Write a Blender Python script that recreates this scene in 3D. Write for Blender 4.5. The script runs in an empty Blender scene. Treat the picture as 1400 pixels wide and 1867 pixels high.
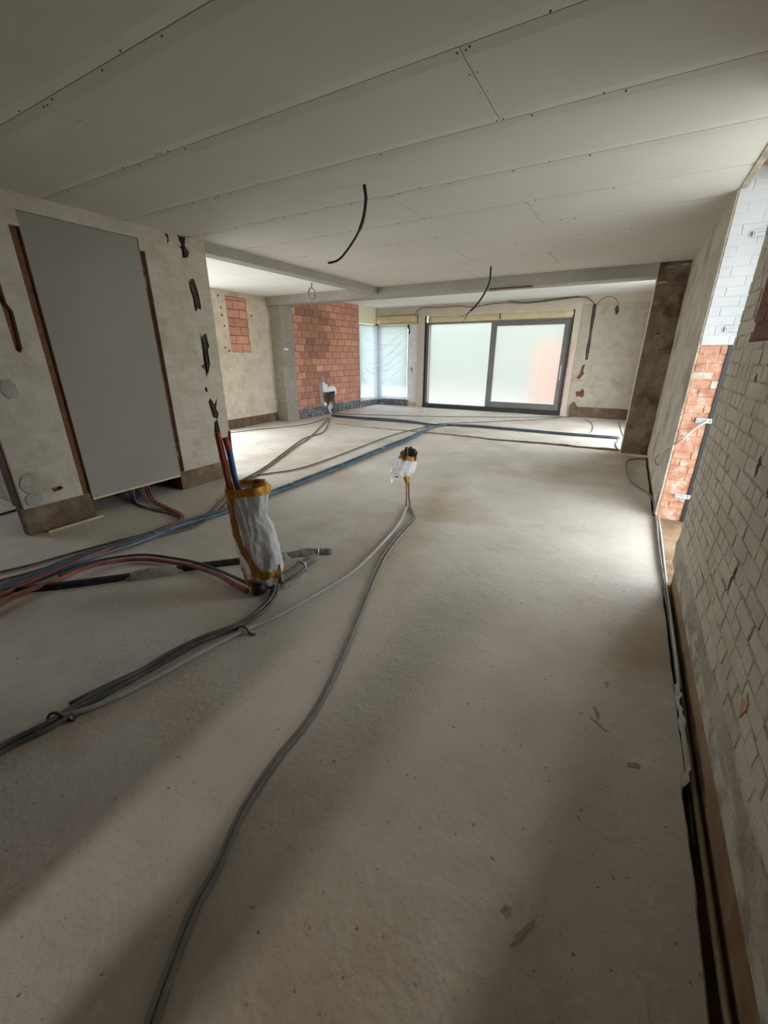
import bpy, bmesh, math, random
from mathutils import Vector, Matrix, noise as mnoise

random.seed(11)
SC = bpy.context.scene
COL = SC.collection
PI = math.pi

# ------------------------------------------------------------------ camera
cam_d = bpy.data.cameras.new('camera')
cam = bpy.data.objects.new('camera', cam_d)
COL.objects.link(cam)
cam_d.sensor_fit = 'HORIZONTAL'
cam_d.sensor_width = 36.0
cam_d.lens = 36.0 * 744.6 / 1400.0
cam_d.clip_start = 0.02
cam_d.clip_end = 200
YAW, PITCH = 0.51661, 0.36802
cam.location = (0, 0, 1.4)
cam.rotation_euler = (PI / 2 - PITCH, 0, YAW)
SC.camera = cam

# ------------------------------------------------------------------ sky and exposure
world = bpy.data.worlds.new('overcast_sky')
SC.world = world
world.use_nodes = True
wn = world.node_tree
wn.nodes.clear()
w_out = wn.nodes.new('ShaderNodeOutputWorld')
w_bg = wn.nodes.new('ShaderNodeBackground')
w_bg.inputs['Color'].default_value = (0.885, 0.968, 1.05, 1)
w_bg.inputs['Strength'].default_value = 12.0
wn.links.new(w_bg.outputs[0], w_out.inputs[0])
SC.view_settings.view_transform = 'Standard'
SC.view_settings.look = 'None'
SC.view_settings.exposure = 0.08
SC.view_settings.gamma = 1.0
SC.view_settings.use_curve_mapping = False
SC.cycles.use_denoising = True
SC.cycles.max_bounces = 10
SC.cycles.diffuse_bounces = 6
SC.cycles.transparent_max_bounces = 12


def sky_portal(name, loc, rot, sx, sy):
    """Marks a window opening so that the sky light coming through it is found quickly."""
    d = bpy.data.lights.new(name, 'AREA')
    d.shape = 'RECTANGLE'
    d.size, d.size_y = sx, sy
    d.cycles.is_portal = True
    o = bpy.data.objects.new(name, d)
    o.location, o.rotation_euler = loc, rot
    COL.objects.link(o)


# area lights point along their local -Z
sky_portal('sky_portal_garden_door', (0.84, 3.60, 1.30), (0, PI / 2, 0), 2.6, 1.36)
sky_portal('sky_portal_sliding_door', (-3.15, 11.24, 1.2), (-PI / 2, 0, 0), 3.7, 2.2)
sky_portal('sky_portal_corner_window', (-5.95, 11.24, 1.2), (-PI / 2, 0, 0), 1.0, 2.0)
sky_portal('sky_portal_side_window', (-6.74, 10.5, 1.2), (0, -PI / 2, 0), 2.0, 0.8)
sky_portal('sky_portal_end_window', (0.84, 8.55, 1.3), (0, PI / 2, 0), 2.3, 2.1)
sky_portal('sky_portal_annex_window', (-6.98, 3.65, 1.25), (0, -PI / 2, 0), 2.4, 3.5)
sky_portal('sky_portal_hall_window', (-6.98, 0.3, 1.5), (0, -PI / 2, 0), 1.2, 0.9)

# ------------------------------------------------------------------ helpers
def tag(o, label=None, cat=None, group=None, kind=None):
    if label: o['label'] = label
    if cat: o['category'] = cat
    if group: o['group'] = group
    if kind: o['kind'] = kind
    return o


def link(name, me, mat=None, parent=None, smooth=False):
    o = bpy.data.objects.new(name, me)
    COL.objects.link(o)
    if mat is not None and not me.materials:
        me.materials.append(mat)
    if parent is not None:
        o.parent = parent
    if smooth:
        me.polygons.foreach_set('use_smooth', [True] * len(me.polygons))
    return o


def empty(name, loc=(0, 0, 0)):
    o = bpy.data.objects.new(name, None)
    o.empty_display_size = 0.1
    o.location = loc
    COL.objects.link(o)
    return o


class MB:
    """Collects simple solids and builds them as one mesh object."""
    def __init__(s):
        s.v, s.f = [], []

    def add(s, vs, fs):
        n = len(s.v)
        s.v += [tuple(p) for p in vs]
        s.f += [tuple(i + n for i in f) for f in fs]
        return s

    def box(s, x0, x1, y0, y1, z0, z1):
        vs = [(x0, y0, z0), (x1, y0, z0), (x1, y1, z0), (x0, y1, z0),
              (x0, y0, z1), (x1, y0, z1), (x1, y1, z1), (x0, y1, z1)]
        return s.add(vs, [(3, 2, 1, 0), (4, 5, 6, 7), (0, 1, 5, 4), (1, 2, 6, 5), (2, 3, 7, 6), (3, 0, 4, 7)])

    def tube(s, path, r, seg=8, ry=None):
        path = [Vector(p) for p in path]
        n = len(path)
        rs = r if isinstance(r, (list, tuple)) else [r] * n
        t0 = (path[1] - path[0]).normalized()
        up = Vector((0, 0, 1)) if abs(t0.z) < .9 else Vector((1, 0, 0))
        a = t0.cross(up).normalized()
        vs, fs = [], []
        for i, p in enumerate(path):
            t = (path[min(i + 1, n - 1)] - path[max(i - 1, 0)]).normalized()
            a = (a - t * a.dot(t)).normalized()
            b = t.cross(a)
            for k in range(seg):
                c, d = math.cos(2 * PI * k / seg), math.sin(2 * PI * k / seg)
                vs.append(p + a * (c * rs[i]) + b * (d * rs[i]))
        for i in range(n - 1):
            for k in range(seg):
                k2 = (k + 1) % seg
                fs.append((i * seg + k, i * seg + k2, (i + 1) * seg + k2, (i + 1) * seg + k))
        fs.append(tuple(range(seg - 1, -1, -1)))
        fs.append(tuple(range((n - 1) * seg, n * seg)))
        return s.add(vs, fs)

    def grid(s, fn, nu, nv):
        vs = [fn(i / nu, j / nv) for j in range(nv + 1) for i in range(nu + 1)]
        w = nu + 1
        return s.add(vs, [(j * w + i, j * w + i + 1, (j + 1) * w + i + 1, (j + 1) * w + i)
                          for j in range(nv) for i in range(nu)])

    def prism(s, poly, fn0, fn1):
        """poly of (a, b); fn0 / fn1 turn (a, b) into the near and the far cap."""
        n = len(poly)
        vs = [fn0(*p) for p in poly] + [fn1(*p) for p in poly]
        fs = [tuple(range(n)), tuple(range(2 * n - 1, n - 1, -1))]
        fs += [(i, i + n, (i + 1) % n + n, (i + 1) % n) for i in range(n)]
        return s.add(vs, fs)

    def mesh(s, name):
        me = bpy.data.meshes.new(name)
        me.from_pydata(s.v, [], s.f)
        bm = bmesh.new()
        bm.from_mesh(me)
        bmesh.ops.recalc_face_normals(bm, faces=bm.faces)
        bm.to_mesh(me)
        bm.free()
        me.update()
        return me

    def build(s, name, mat, parent=None, smooth=False, bevel=0.0):
        me = s.mesh(name)
        if bevel:
            bm = bmesh.new()
            bm.from_mesh(me)
            es = [e for e in bm.edges if len(e.link_faces) == 2 and e.calc_face_angle(0) > 0.6]
            bmesh.ops.bevel(bm, geom=es, offset=bevel, segments=1, profile=.5, affect='EDGES')
            bm.to_mesh(me)
            bm.free()
        return link(name, me, mat, parent, smooth)


def spline(pts, n=6):
    """Catmull-Rom through the points."""
    P = [Vector(p) for p in pts]
    if len(P) < 3:
        return P
    Q = [P[0] * 2 - P[1]] + P + [P[-1] * 2 - P[-2]]
    out = []
    for i in range(1, len(Q) - 2):
        a, b, c, d = Q[i - 1:i + 3]
        for k in range(n):
            t = k / n
            out.append(.5 * ((2 * b) + (c - a) * t + (2 * a - 5 * b + 4 * c - d) * t * t + (3 * b - a - 3 * c + d) * t ** 3))
    out.append(P[-1])
    return out


def fbm(x, y, z=0.0, s=1.0, o=3):
    v, a = 0, 1
    for _ in range(o):
        v += a * mnoise.noise((x * s, y * s, z * s))
        s *= 2.1
        a *= .5
    return v


# ------------------------------------------------------------------ materials
def N(nt, t, **kw):
    n = nt.nodes.new(t)
    for k, v in kw.items():
        setattr(n, k, v)
    return n


def material(name, base, alt=None, mix=(3.0, .35, .65), third=None, mix3=(1.2, .6, .72), rough=.85, spec=.25,
             bump=None, bump2=None, vary=0.0, use_obj_color=False, metal=0.0, speck=None):
    m = bpy.data.materials.new(name)
    m.use_nodes = True
    nt = m.node_tree
    b = nt.nodes['Principled BSDF']
    L = nt.links.new
    b.inputs['Roughness'].default_value = rough
    b.inputs['Specular IOR Level'].default_value = spec
    b.inputs['Metallic'].default_value = metal
    geo = N(nt, 'ShaderNodeNewGeometry')
    pos = geo.outputs['Position']

    def noise_fac(scale, lo, hi, detail=5, rgh=.6, off=0.0):
        n = N(nt, 'ShaderNodeTexNoise')
        n.inputs['Scale'].default_value = scale
        n.inputs['Detail'].default_value = detail
        n.inputs['Roughness'].default_value = rgh
        v = N(nt, 'ShaderNodeVectorMath', operation='ADD')
        v.inputs[1].default_value = (off, off * 1.7, off * .6)
        L(pos, v.inputs[0])
        L(v.outputs[0], n.inputs['Vector'])
        r = N(nt, 'ShaderNodeMapRange')
        r.inputs['From Min'].default_value = lo
        r.inputs['From Max'].default_value = hi
        L(n.outputs['Fac'], r.inputs['Value'])
        return r.outputs[0]

    def mixc(fac, a, c):
        x = N(nt, 'ShaderNodeMix', data_type='RGBA')
        if isinstance(fac, float):
            x.inputs[0].default_value = fac
        else:
            L(fac, x.inputs[0])
        for inp, val in ((x.inputs[6], a), (x.inputs[7], c)):
            if isinstance(val, (tuple, list)):
                inp.default_value = (*val[:3], 1)
            else:
                L(val, inp)
        return x.outputs[2]

    col = base
    if alt:
        col = mixc(noise_fac(*mix), base, alt)
    if third:
        col = mixc(noise_fac(*mix3, off=7.3), col, third)
    if speck:
        sc, lo, hi, sc_col = speck
        col = mixc(noise_fac(sc, lo, hi, detail=2, off=3.1), col, sc_col)
    if vary or use_obj_color:
        oi = N(nt, 'ShaderNodeObjectInfo')
        if use_obj_color:
            x = N(nt, 'ShaderNodeMix', data_type='RGBA', blend_type='MULTIPLY')
            x.inputs[0].default_value = 1.0
            if isinstance(col, tuple): x.inputs[6].default_value = (*col, 1)
            else: L(col, x.inputs[6])
            L(oi.outputs['Color'], x.inputs[7])
            col = x.outputs[2]
        if vary:
            hs = N(nt, 'ShaderNodeHueSaturation')
            r = N(nt, 'ShaderNodeMapRange')
            r.inputs['To Min'].default_value = 1 - vary
            r.inputs['To Max'].default_value = 1 + vary
            L(oi.outputs['Random'], r.inputs['Value'])
            L(r.outputs[0], hs.inputs['Value'])
            if isinstance(col, tuple): hs.inputs['Color'].default_value = (*col, 1)
            else: L(col, hs.inputs['Color'])
            col = hs.outputs[0]
    if isinstance(col, tuple): b.inputs['Base Color'].default_value = (*col, 1)
    else: L(col, b.inputs['Base Color'])
    prev = None
    for bp in (bump, bump2):
        if not bp: continue
        scale, dist, detail = bp
        n = N(nt, 'ShaderNodeTexNoise')
        n.inputs['Scale'].default_value = scale
        n.inputs['Detail'].default_value = detail
        L(pos, n.inputs['Vector'])
        u = N(nt, 'ShaderNodeBump')
        u.inputs['Strength'].default_value = 1.0
        u.inputs['Distance'].default_value = dist
        L(n.outputs['Fac'], u.inputs['Height'])
        if prev: L(prev, u.inputs['Normal'])
        prev = u.outputs[0]
    if prev: L(prev, b.inputs['Normal'])
    return m


def film_material(name, clear, tint, rough=.35, gloss=.08, blur=0.0):
    """Milky protective film: part of the light goes straight through, the rest is scattered."""
    m = bpy.data.materials.new(name)
    m.use_nodes = True
    nt = m.node_tree
    nt.nodes.clear()
    L = nt.links.new
    out = N(nt, 'ShaderNodeOutputMaterial')
    tr = N(nt, 'ShaderNodeBsdfTransparent')
    tr.inputs[0].default_value = (*tint, 1)
    tl = N(nt, 'ShaderNodeBsdfTranslucent')
    tl.inputs[0].default_value = (*tint, 1)
    gl = N(nt, 'ShaderNodeBsdfPrincipled')
    gl.inputs['Base Color'].default_value = (.9, .91, .92, 1)
    gl.inputs['Roughness'].default_value = rough
    a = N(nt, 'ShaderNodeMixShader')
    a.inputs[0].default_value = clear
    L(tl.outputs[0], a.inputs[1])
    L(tr.outputs[0], a.inputs[2])
    if blur:
        rf = N(nt, 'ShaderNodeBsdfRefraction')
        rf.inputs['Color'].default_value = (*[t ** .5 for t in tint], 1)
        rf.inputs['Roughness'].default_value = .42
        rf.inputs['IOR'].default_value = 1.25
        a2 = N(nt, 'ShaderNodeMixShader')
        a2.inputs[0].default_value = blur
        L(a.outputs[0], a2.inputs[1])
        L(rf.outputs[0], a2.inputs[2])
        a = a2
    c = N(nt, 'ShaderNodeMixShader')
    c.inputs[0].default_value = gloss
    L(a.outputs[0], c.inputs[1])
    L(gl.outputs[0], c.inputs[2])
    L(c.outputs[0], out.inputs[0])
    return m


M = {}
M['screed'] = material('cement_screed', (.61, .56, .485), (.51, .46, .385), (1.3, .38, .64), (.37, .29, .19), (.75, .51, .72),
                       rough=.58, spec=.42, bump=(42, .003, 4), bump2=(9, .007, 4), speck=(48, .685, .75, (.22, .19, .155)))
M['board'] = material('plasterboard_ceiling', (.56, .535, .48), (.52, .495, .44), (.9, .35, .65), rough=.9, spec=.15, bump=(120, .0003, 2))
M['board_dark'] = material('plasterboard_joint', (.30, .285, .255), rough=.95)
M['panel'] = material('plasterboard_grey', (.265, .245, .203), (.24, .22, .18), (1.3, .35, .65), rough=.9, spec=.15)
M['cream'] = material('cream_limewash_brick', (.45, .405, .325), (.395, .35, .27), (6, .40, .62), (.32, .27, .195), (2.6, .57, .72),
                      rough=.85, bump=(60, .0022, 4), bump2=(14, .004, 3), vary=.035)
M['cream_near'] = material('grey_limewash_brick', (.52, .463, .365), (.44, .385, .295), (5, .38, .64), (.40, .33, .23), (2.4, .60, .74),
                           rough=.82, bump=(70, .004, 4), bump2=(18, .008, 3), vary=.06)
M['mortar_near'] = material('grey_limewash_joint', (.45, .40, .325), (.26, .22, .165), (7, .46, .60), rough=.9, bump=(60, .003, 4))
M['plaster'] = material('rough_cream_render', (.41, .36, .285), (.33, .285, .215), (5, .40, .60), (.24, .19, .135), (2.1, .54, .68),
                        rough=.9, bump=(45, .014, 5), bump2=(10, .012, 3))
M['annex_plaster'] = material('peach_cream_render', (.60, .53, .42), (.50, .425, .315), (5, .42, .62), (.44, .33, .225), (1.6, .55, .70),
                              rough=.9, bump=(40, .008, 5))
M['white_paint'] = material('white_painted_brick', (.45, .455, .45), (.41, .415, .41), (5, .4, .62), rough=.7, bump=(50, .0025, 4))
M['terracotta'] = material('terracotta_block', (.58, .295, .205), (.51, .245, .165), (9, .36, .64), (.64, .34, .24), (4, .58, .72),
                           rough=.9, bump=(90, .003, 3), vary=.10, use_obj_color=True)
M['terra_joint'] = material('terracotta_joint', (.24, .13, .085), (.30, .19, .13), (9, .4, .6), rough=.95)
M['orange_brick'] = material('orange_brick', (.47, .255, .17), (.36, .165, .10), (16, .40, .60), (.47, .36, .27), (9, .54, .64),
                             rough=.9, bump=(55, .006, 4), vary=.12)
M['grey_mortar'] = material('grey_mortar_brick', (.50, .44, .36), (.42, .33, .25), (12, .4, .6), rough=.9, bump=(50, .008, 4))
M['red_core'] = material('broken_red_brick', (.20, .08, .042), (.12, .055, .033), (11, .36, .62), (.32, .20, .13), (6, .60, .70),
                         rough=.95, bump=(35, .012, 4))
M['dark_core'] = material('dark_broken_masonry', (.075, .048, .034), (.13, .07, .045), (14, .4, .62), rough=.95, bump=(40, .01, 4))  # dark tone includes the depth shade of the holes
M['mud'] = material('brown_earthy_masonry', (.165, .115, .072), (.115, .076, .046), (7, .40, .60), (.22, .17, .115), (2.6, .56, .70),
                    rough=.95, bump=(30, .01, 4))
M['plinth_right'] = material('ochre_brown_plinth', (.27, .18, .105), (.20, .13, .07), (6, .40, .60), (.19, .09, .04), (2.6, .56, .68),
                             rough=.9, bump=(26, .006, 4))
M['column'] = material('stripped_brown_column', (.20, .148, .10), (.155, .112, .073), (5, .40, .60), (.088, .048, .028), (1.7, .48, .58),
                       rough=.95, bump=(28, .009, 5))
M['beam'] = material('grey_beam_render', (.35, .322, .28), (.31, .282, .24), (3, .36, .64), rough=.9, bump=(30, .003, 4))
M['white_ceiling'] = material('white_plaster_ceiling', (.78, .775, .75), (.74, .73, .70), (1.2, .4, .6), rough=.9)
M['block'] = material('concrete_block', (.34, .31, .262), (.29, .26, .215), (12, .38, .62), (.34, .31, .26), (4, .6, .72),
                      rough=.95, bump=(70, .005, 4), vary=.08)
M['block_joint'] = material('concrete_block_joint', (.36, .34, .30), rough=.95, bump=(40, .006, 4))
M['brown_brick'] = material('dark_brown_brick', (.185, .085, .055), (.14, .062, .042), (10, .38, .62), rough=.9, bump=(50, .004, 4), vary=.12)
M['tan'] = material('tan_wall_render', (.60, .54, .44), (.55, .485, .385), (3, .38, .64), rough=.9, bump=(40, .003, 4))
M['foam'] = material('yellow_insulation_foam', (.66, .585, .36), (.58, .50, .30), (5, .38, .62), rough=.9, bump=(30, .006, 4))
M['pale_foam'] = material('pale_yellow_board', (.80, .74, .53), (.77, .71, .51), (4, .4, .6), rough=.8)
M['pink_foam'] = material('pink_foam', (.62, .34, .34), (.50, .25, .25), (18, .4, .6), rough=.9, bump=(40, .01, 4))
M['frame'] = material('anthracite_frame', (.145, .14, .135), (.17, .165, .155), (4, .4, .6), rough=.45, spec=.4)
M['frame_black'] = material('black_sill', (.035, .033, .03), (.07, .06, .05), (14, .5, .66), rough=.6)
M['post'] = material('grey_window_post', (.20, .22, .25), rough=.5)
M['white_frame'] = material('white_window_lining', (.78, .79, .78), (.70, .70, .68), (6, .45, .62), rough=.6)
M['membrane'] = material('black_damp_membrane', (.065, .07, .075), (.22, .235, .24), (14, .47, .60), rough=.34, spec=.55, bump=(26, .03, 4))  # lighter grey mottling paints the crumple highlights into the colour
M['film'] = film_material('milky_protective_film', .12, (.345, .34, .33), blur=.55)
M['sheet'] = film_material('clear_plastic_sheet', .58, (.235, .255, .275), .18, .22)
M['bag'] = film_material('wrap_plastic', .70, (.97, .97, .96), .14, .42)
M['tape'] = material('orange_brown_tape', (.47, .22, .045), (.40, .17, .035), (20, .4, .6), rough=.4, spec=.4)
M['yellow_tape'] = material('amber_tape', (.68, .36, .05), (.60, .29, .035), (20, .4, .6), rough=.4, spec=.4)
M['red_pipe'] = material('red_pipe_sleeve', (.42, .045, .03), (.36, .06, .045), (12, .4, .6), rough=.5, spec=.4)
M['red_dusty'] = material('dusty_red_sleeve', (.30, .085, .06), (.36, .16, .12), (9, .45, .62), rough=.6)
M['blue_pipe'] = material('dusty_blue_sleeve', (.05, .095, .135), (.10, .15, .19), (7, .42, .62), rough=.5, spec=.35)
M['blue_bright'] = material('blue_pipe_sleeve', (.03, .09, .26), (.06, .12, .26), (9, .4, .6), rough=.5)
M['navy'] = material('dark_blue_sleeve', (.035, .05, .065), (.07, .085, .10), (7, .42, .62), rough=.5)
M['cable_black'] = material('black_cable', (.018, .017, .016), rough=.45, spec=.35)
M['cable_dark'] = material('dark_grey_conduit', (.085, .083, .075), (.15, .145, .13), (10, .42, .62), rough=.6)
M['cable_grey'] = material('grey_conduit', (.20, .19, .17), (.27, .255, .225), (12, .42, .62), rough=.6)
M['cable_pale'] = material('pale_grey_conduit', (.42, .41, .385), (.36, .345, .315), (9, .42, .62), rough=.6)
M['cable_brown'] = material('brown_cable', (.11, .08, .055), (.16, .12, .085), (9, .42, .62), rough=.6)
M['cable_tan'] = material('tan_pipe', (.34, .275, .165), (.28, .22, .12), (5, .42, .62), rough=.6)
M['white_plastic'] = material('white_plastic', (.72, .74, .76), rough=.45, spec=.4)
M['anchor'] = material('zinc_anchor', (.40, .42, .43), (.46, .48, .49), (40, .4, .6), rough=.4)
M['steel'] = material('galvanised_steel', (.62, .64, .66), rough=.35, metal=.8)
M['print_dark'] = material('dark_print', (.09, .10, .11), rough=.6)
M['drain'] = material('dusty_drain_pipe', (.12, .115, .10), (.24, .225, .20), (14, .42, .62), rough=.65, bump=(40, .003, 3))
M['drain_black'] = material('black_drain_pipe', (.02, .02, .02), (.05, .045, .04), (20, .45, .65), rough=.5)
M['cement_lump'] = material('grey_cement', (.34, .32, .28), (.27, .25, .21), (9, .38, .62), rough=.95, bump=(45, .008, 4))
M['wood'] = material('pale_wood', (.52, .43, .27), (.44, .35, .21), (9, .4, .6), rough=.8)
M['wood_dark'] = material('dark_brown_wood', (.13, .075, .045), rough=.85)
M['crumb'] = material('rubble_crumb', (.20, .165, .13), (.32, .28, .23), (30, .4, .6), rough=.95)
M['scuff'] = material('brown_scuff', (.30, .255, .20), (.40, .36, .30), (30, .4, .6), rough=.9)
M['lawn'] = material('garden_ground', (.40, .40, .36), (.44, .43, .40), (.6, .4, .6), rough=.95)
M['hedge'] = material('garden_hedge', (.28, .37, .25), (.22, .30, .20), (2.4, .38, .62), rough=.95)
M['orange_wall'] = material('orange_garden_wall', (.80, .30, .10), (.72, .25, .08), (3, .4, .6), rough=.9)
M['paving'] = material('pale_paving', (.62, .60, .56), (.56, .54, .50), (2, .4, .6), rough=.9)


# ------------------------------------------------------------------ bricks
CAMV = {'f': Vector((-math.sin(YAW) * math.cos(PITCH), math.cos(YAW) * math.cos(PITCH), -math.sin(PITCH))),
        'r': Vector((math.cos(YAW), math.sin(YAW), 0))}
CAMV['u'] = CAMV['r'].cross(CAMV['f'])


def in_view(p, margin=1.08):
    """How large a piece near p shows in the photograph (0 when outside the frame): decides which bricks become parts."""
    d = Vector(p) - Vector((0, 0, 1.4))
    c = d.dot(CAMV['f'])
    if c < .15 or abs(d.dot(CAMV['r']) / c) > .94 * margin or abs(d.dot(CAMV['u']) / c) > 1.254 * margin:
        return 0.0
    return 1.0 / d.length_squared


_BR = {}


def brick_mesh(axis, L, H, D, chamfer, var, mat):
    """A brick with worn front edges; its origin is the middle of its front face, axis is where the front looks."""
    key = (axis, round(L, 4), round(H, 4), round(D, 3), round(chamfer, 4), var, mat.name)
    if key in _BR:
        return _BR[key]
    rnd = random.Random(hash((round(L, 4), round(H, 4), var)) & 0xffff)
    j = lambda s: rnd.uniform(-s, s)
    c = chamfer
    def ring(l, h, w, s):
        return [(sx * l / 2 + j(s), sz * h / 2 + j(s), w + j(s * .4)) for sx, sz in ((-1, -1), (1, -1), (1, 1), (-1, 1))]
    loc = ring(L, H, -D, 0) + ring(L, H, -c, c * .5) + ring(L - 2 * c, H - 2 * c, 0, c * .55)
    fs = [(8, 9, 10, 11), (0, 1, 2, 3)]
    for a, b in ((0, 4), (4, 8)):
        for i in range(4):
            k = (i + 1) % 4
            fs.append((a + i, a + k, b + k, b + i))
    if axis == 'x+': tf = lambda u, v, w: (w, u, v)
    elif axis == 'x-': tf = lambda u, v, w: (-w, u, v)
    else: tf = lambda u, v, w: (u, -w, v)
    mb = MB()
    mb.add([tf(*p) for p in loc], fs)
    me = mb.mesh('brick')
    me.materials.append(mat)
    _BR[key] = me
    return me


def lay_bricks(parent, axis, plane, u0, u1, v0, v1, course, rows, mat, joint=.010, D=.03, chamfer=.004, skip=None,
               limit=300, name='brick', color=None, variants=4, matfn=None, minlen=.02, phase=0, jitter=.0015):
    """Lays courses on a wall plane. rows: brick pitch and start offset of each course in turn."""
    rnd = random.Random(len(bpy.data.objects))
    todo = []
    k = 0
    z = v0
    while z < v1 - .012:
        h = min(course, v1 - z)
        pitch, off = rows[(k + phase) % len(rows)]
        u = u0 - off
        while u < u1:
            a, b = max(u, u0), min(u + pitch, u1)
            u += pitch
            if b - a < minlen: continue
            if skip and skip((a + b) / 2, z + h / 2): continue
            full = abs((b - a) - pitch) < 1e-6
            todo.append((a, b, z, h, k, full))
        z += course
        k += 1
    items = []
    for a, b, z, h, k, full in todo:
        u, v = (a + b) / 2, z + h / 2
        jit = rnd.uniform(-jitter, jitter)
        p = (plane + jit, u, v) if axis[0] == 'x' else (u, plane + jit, v)
        items.append((in_view(p) * (b - a) * h, p, b - a - joint, h - joint, (a, b, z, h, k)))
    items.sort(key=lambda t: -t[0])
    out = []
    rest = MB()
    for i, (score, p, L, H, info) in enumerate(items):
        mm = matfn(info) if matfn else mat
        me = brick_mesh(axis, L, H, D, chamfer, rnd.randrange(variants), mm)
        if i < limit and score > 0:
            o = link(name, me, None, parent)
            o.location = p
            if color: o.color = color(info, rnd)
            out.append(o)
        else:
            rest.add([Vector(p) + v.co for v in me.vertices], [tuple(f.vertices) for f in me.polygons])
    if rest.v:
        o = rest.build('bricks', mat, parent)
        o['kind'] = 'stuff'
        if color: o.color = (1, 1, 1, 1)
    return out


def cut(objs, polys, axis, lo, hi):
    """Chisels ragged holes (polygons in wall coordinates) into the given objects."""
    for poly in polys:
        us = [p[0] for p in poly]; vs = [p[1] for p in poly]
        if axis == 'x': mb = MB().prism(poly, lambda u, v: (lo, u, v), lambda u, v: (hi, u, v))
        else: mb = MB().prism(poly, lambda u, v: (u, lo, v), lambda u, v: (u, hi, v))
        c = link('cutter', mb.mesh('cutter'))
        bpy.context.view_layer.update()
        gone = []
        for o in objs:
            bb = [o.matrix_world @ Vector(b) for b in o.bound_box]
            i = 1 if axis == 'x' else 0
            if max(b[i] for b in bb) < min(us) or min(b[i] for b in bb) > max(us): continue
            if max(b.z for b in bb) < min(vs) or min(b.z for b in bb) > max(vs): continue
            md = o.modifiers.new('cut', 'BOOLEAN')
            md.object = c
            md.operation = 'DIFFERENCE'
            md.solver = 'EXACT'
            dg = bpy.context.evaluated_depsgraph_get()
            me = bpy.data.meshes.new_from_object(o.evaluated_get(dg))
            o.modifiers.clear()
            if len(me.polygons): o.data = me
            else: gone.append(o)
        bpy.data.objects.remove(c)
        for o in gone:
            objs.remove(o)
            bpy.data.objects.remove(o)


def ragged(cu, cv, ru, rv, n=14, seed=0, amp=.3):
    r = random.Random(seed)
    return [(cu + ru * math.cos(2 * PI * i / n) * (1 + r.uniform(-amp, amp)),
             cv + rv * math.sin(2 * PI * i / n) * (1 + r.uniform(-amp, amp))) for i in range(n)]

# ================================================================== the shell
ZC = 2.485          # plasterboard ceiling
ZF = 2.61           # ceiling of the end by the windows
XL, XR = -4.04, 0.45
YF = 11.0
XB, XA = -6.5, -6.72


def struct(o, label, cat):
    return tag(o, label, cat, kind='structure')


# ---- floor: screed with a ragged edge along the right wall, over a deeper slab
def floor_edge(y):
    e = .432 + .006 * fbm(0, y, 3.0, 2.3) + .004 * fbm(0, y, 9.0, 9)
    if y < 1.42:
        e -= .010 + .012 * max(0, mnoise.noise((0, y * 5, 1))) + .02 * max(0, (.75 - y))
    if 2.86 < y < 4.3:
        e += .01
    return e


def build_floor():
    ys = []
    y = -4.7
    while y < 11.3:
        ys.append(y)
        y += .03 if -.3 < y < 7.2 else .12
    ys.append(11.3)
    mb = MB()
    n = len(ys)
    vs, fs = [], []
    for y in ys:
        e = floor_edge(y) if y < 7.0 else .47
        vs += [(-7.05, y, 0), (e - .10, y, 0), (e - .006, y, 0), (e, y, -.008), (e + .004, y, -.09)]
    for i in range(n - 1):
        for k in range(4):
            fs.append((i * 5 + k, i * 5 + k + 1, (i + 1) * 5 + k + 1, (i + 1) * 5 + k))
    mb.add(vs, fs)
    return mb.build('floor', M['screed'])


floor = struct(build_floor(), 'pale dusty cement screed floor of the gutted room', 'floor')
sub = MB().box(-7.05, .95, -4.75, 11.35, -.2, -.085).build('sub_floor', M['mud'], floor)
sub['label'] = 'dark slab at the bottom of the trench along the right wall'
# the threshold inside the garden door opening
th = MB()
th.grid(lambda u, v: (.436 + .41 * u, 2.92 + 1.36 * v, .004 + .010 * fbm(u * 2, v * 4, 2, 2)), 10, 24)
o = th.build('threshold', M['plinth_right'], floor, True)
o['label'] = 'brown earthy threshold in the opening of the right wall'
# a ragged joint in the screed where the old wall stood
CR = [(-5.312, 7.239), (-4.095, 7.208), (-3.149, 7.247), (-2.274, 7.231), (-1.857, 7.174), (-0.956, 7.253), (-0.451, 7.242), (0.09, 7.285)]
def crack():
    p = spline([(x, y, 0) for x, y in CR], 14)
    mb = MB()
    vs, fs = [], []
    for i, q in enumerate(p):
        t = i / len(p)
        w = (.010 + .034 * t) * (1 + .7 * fbm(q.x, q.y, 0, 6))
        w = max(w, .003)
        hh = (.005 + .022 * min(1, t * 1.4)) * (1 + .5 * fbm(q.x, 3, 1, 5))
        vs += [(q.x, q.y - w, .0005), (q.x, q.y - w * .7, hh), (q.x, q.y + w * .6, hh * .8), (q.x, q.y + w, .0005)]
    for i in range(len(p) - 1):
        for k in range(3):
            fs.append((i * 4 + k, i * 4 + k + 1, i * 4 + k + 5, i * 4 + k + 4))
    return mb.add(vs, fs).build('floor_joint', M['mud'], floor)
crack()['label'] = 'ragged brown joint across the screed'

# ---- roof slab over everything (keeps the daylight to the openings)
roof = MB().box(-7.1, .95, -5.0, 11.35, 2.66, 2.86).box(.95, 2.9, 2.0, 5.2, 2.66, 2.86).build('ceiling_slab', M['beam'])  # second box: unseen canopy added to dim the floor by the garden door
struct(roof, 'concrete roof slab with an added canopy shading the garden door', 'ceiling')

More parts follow.
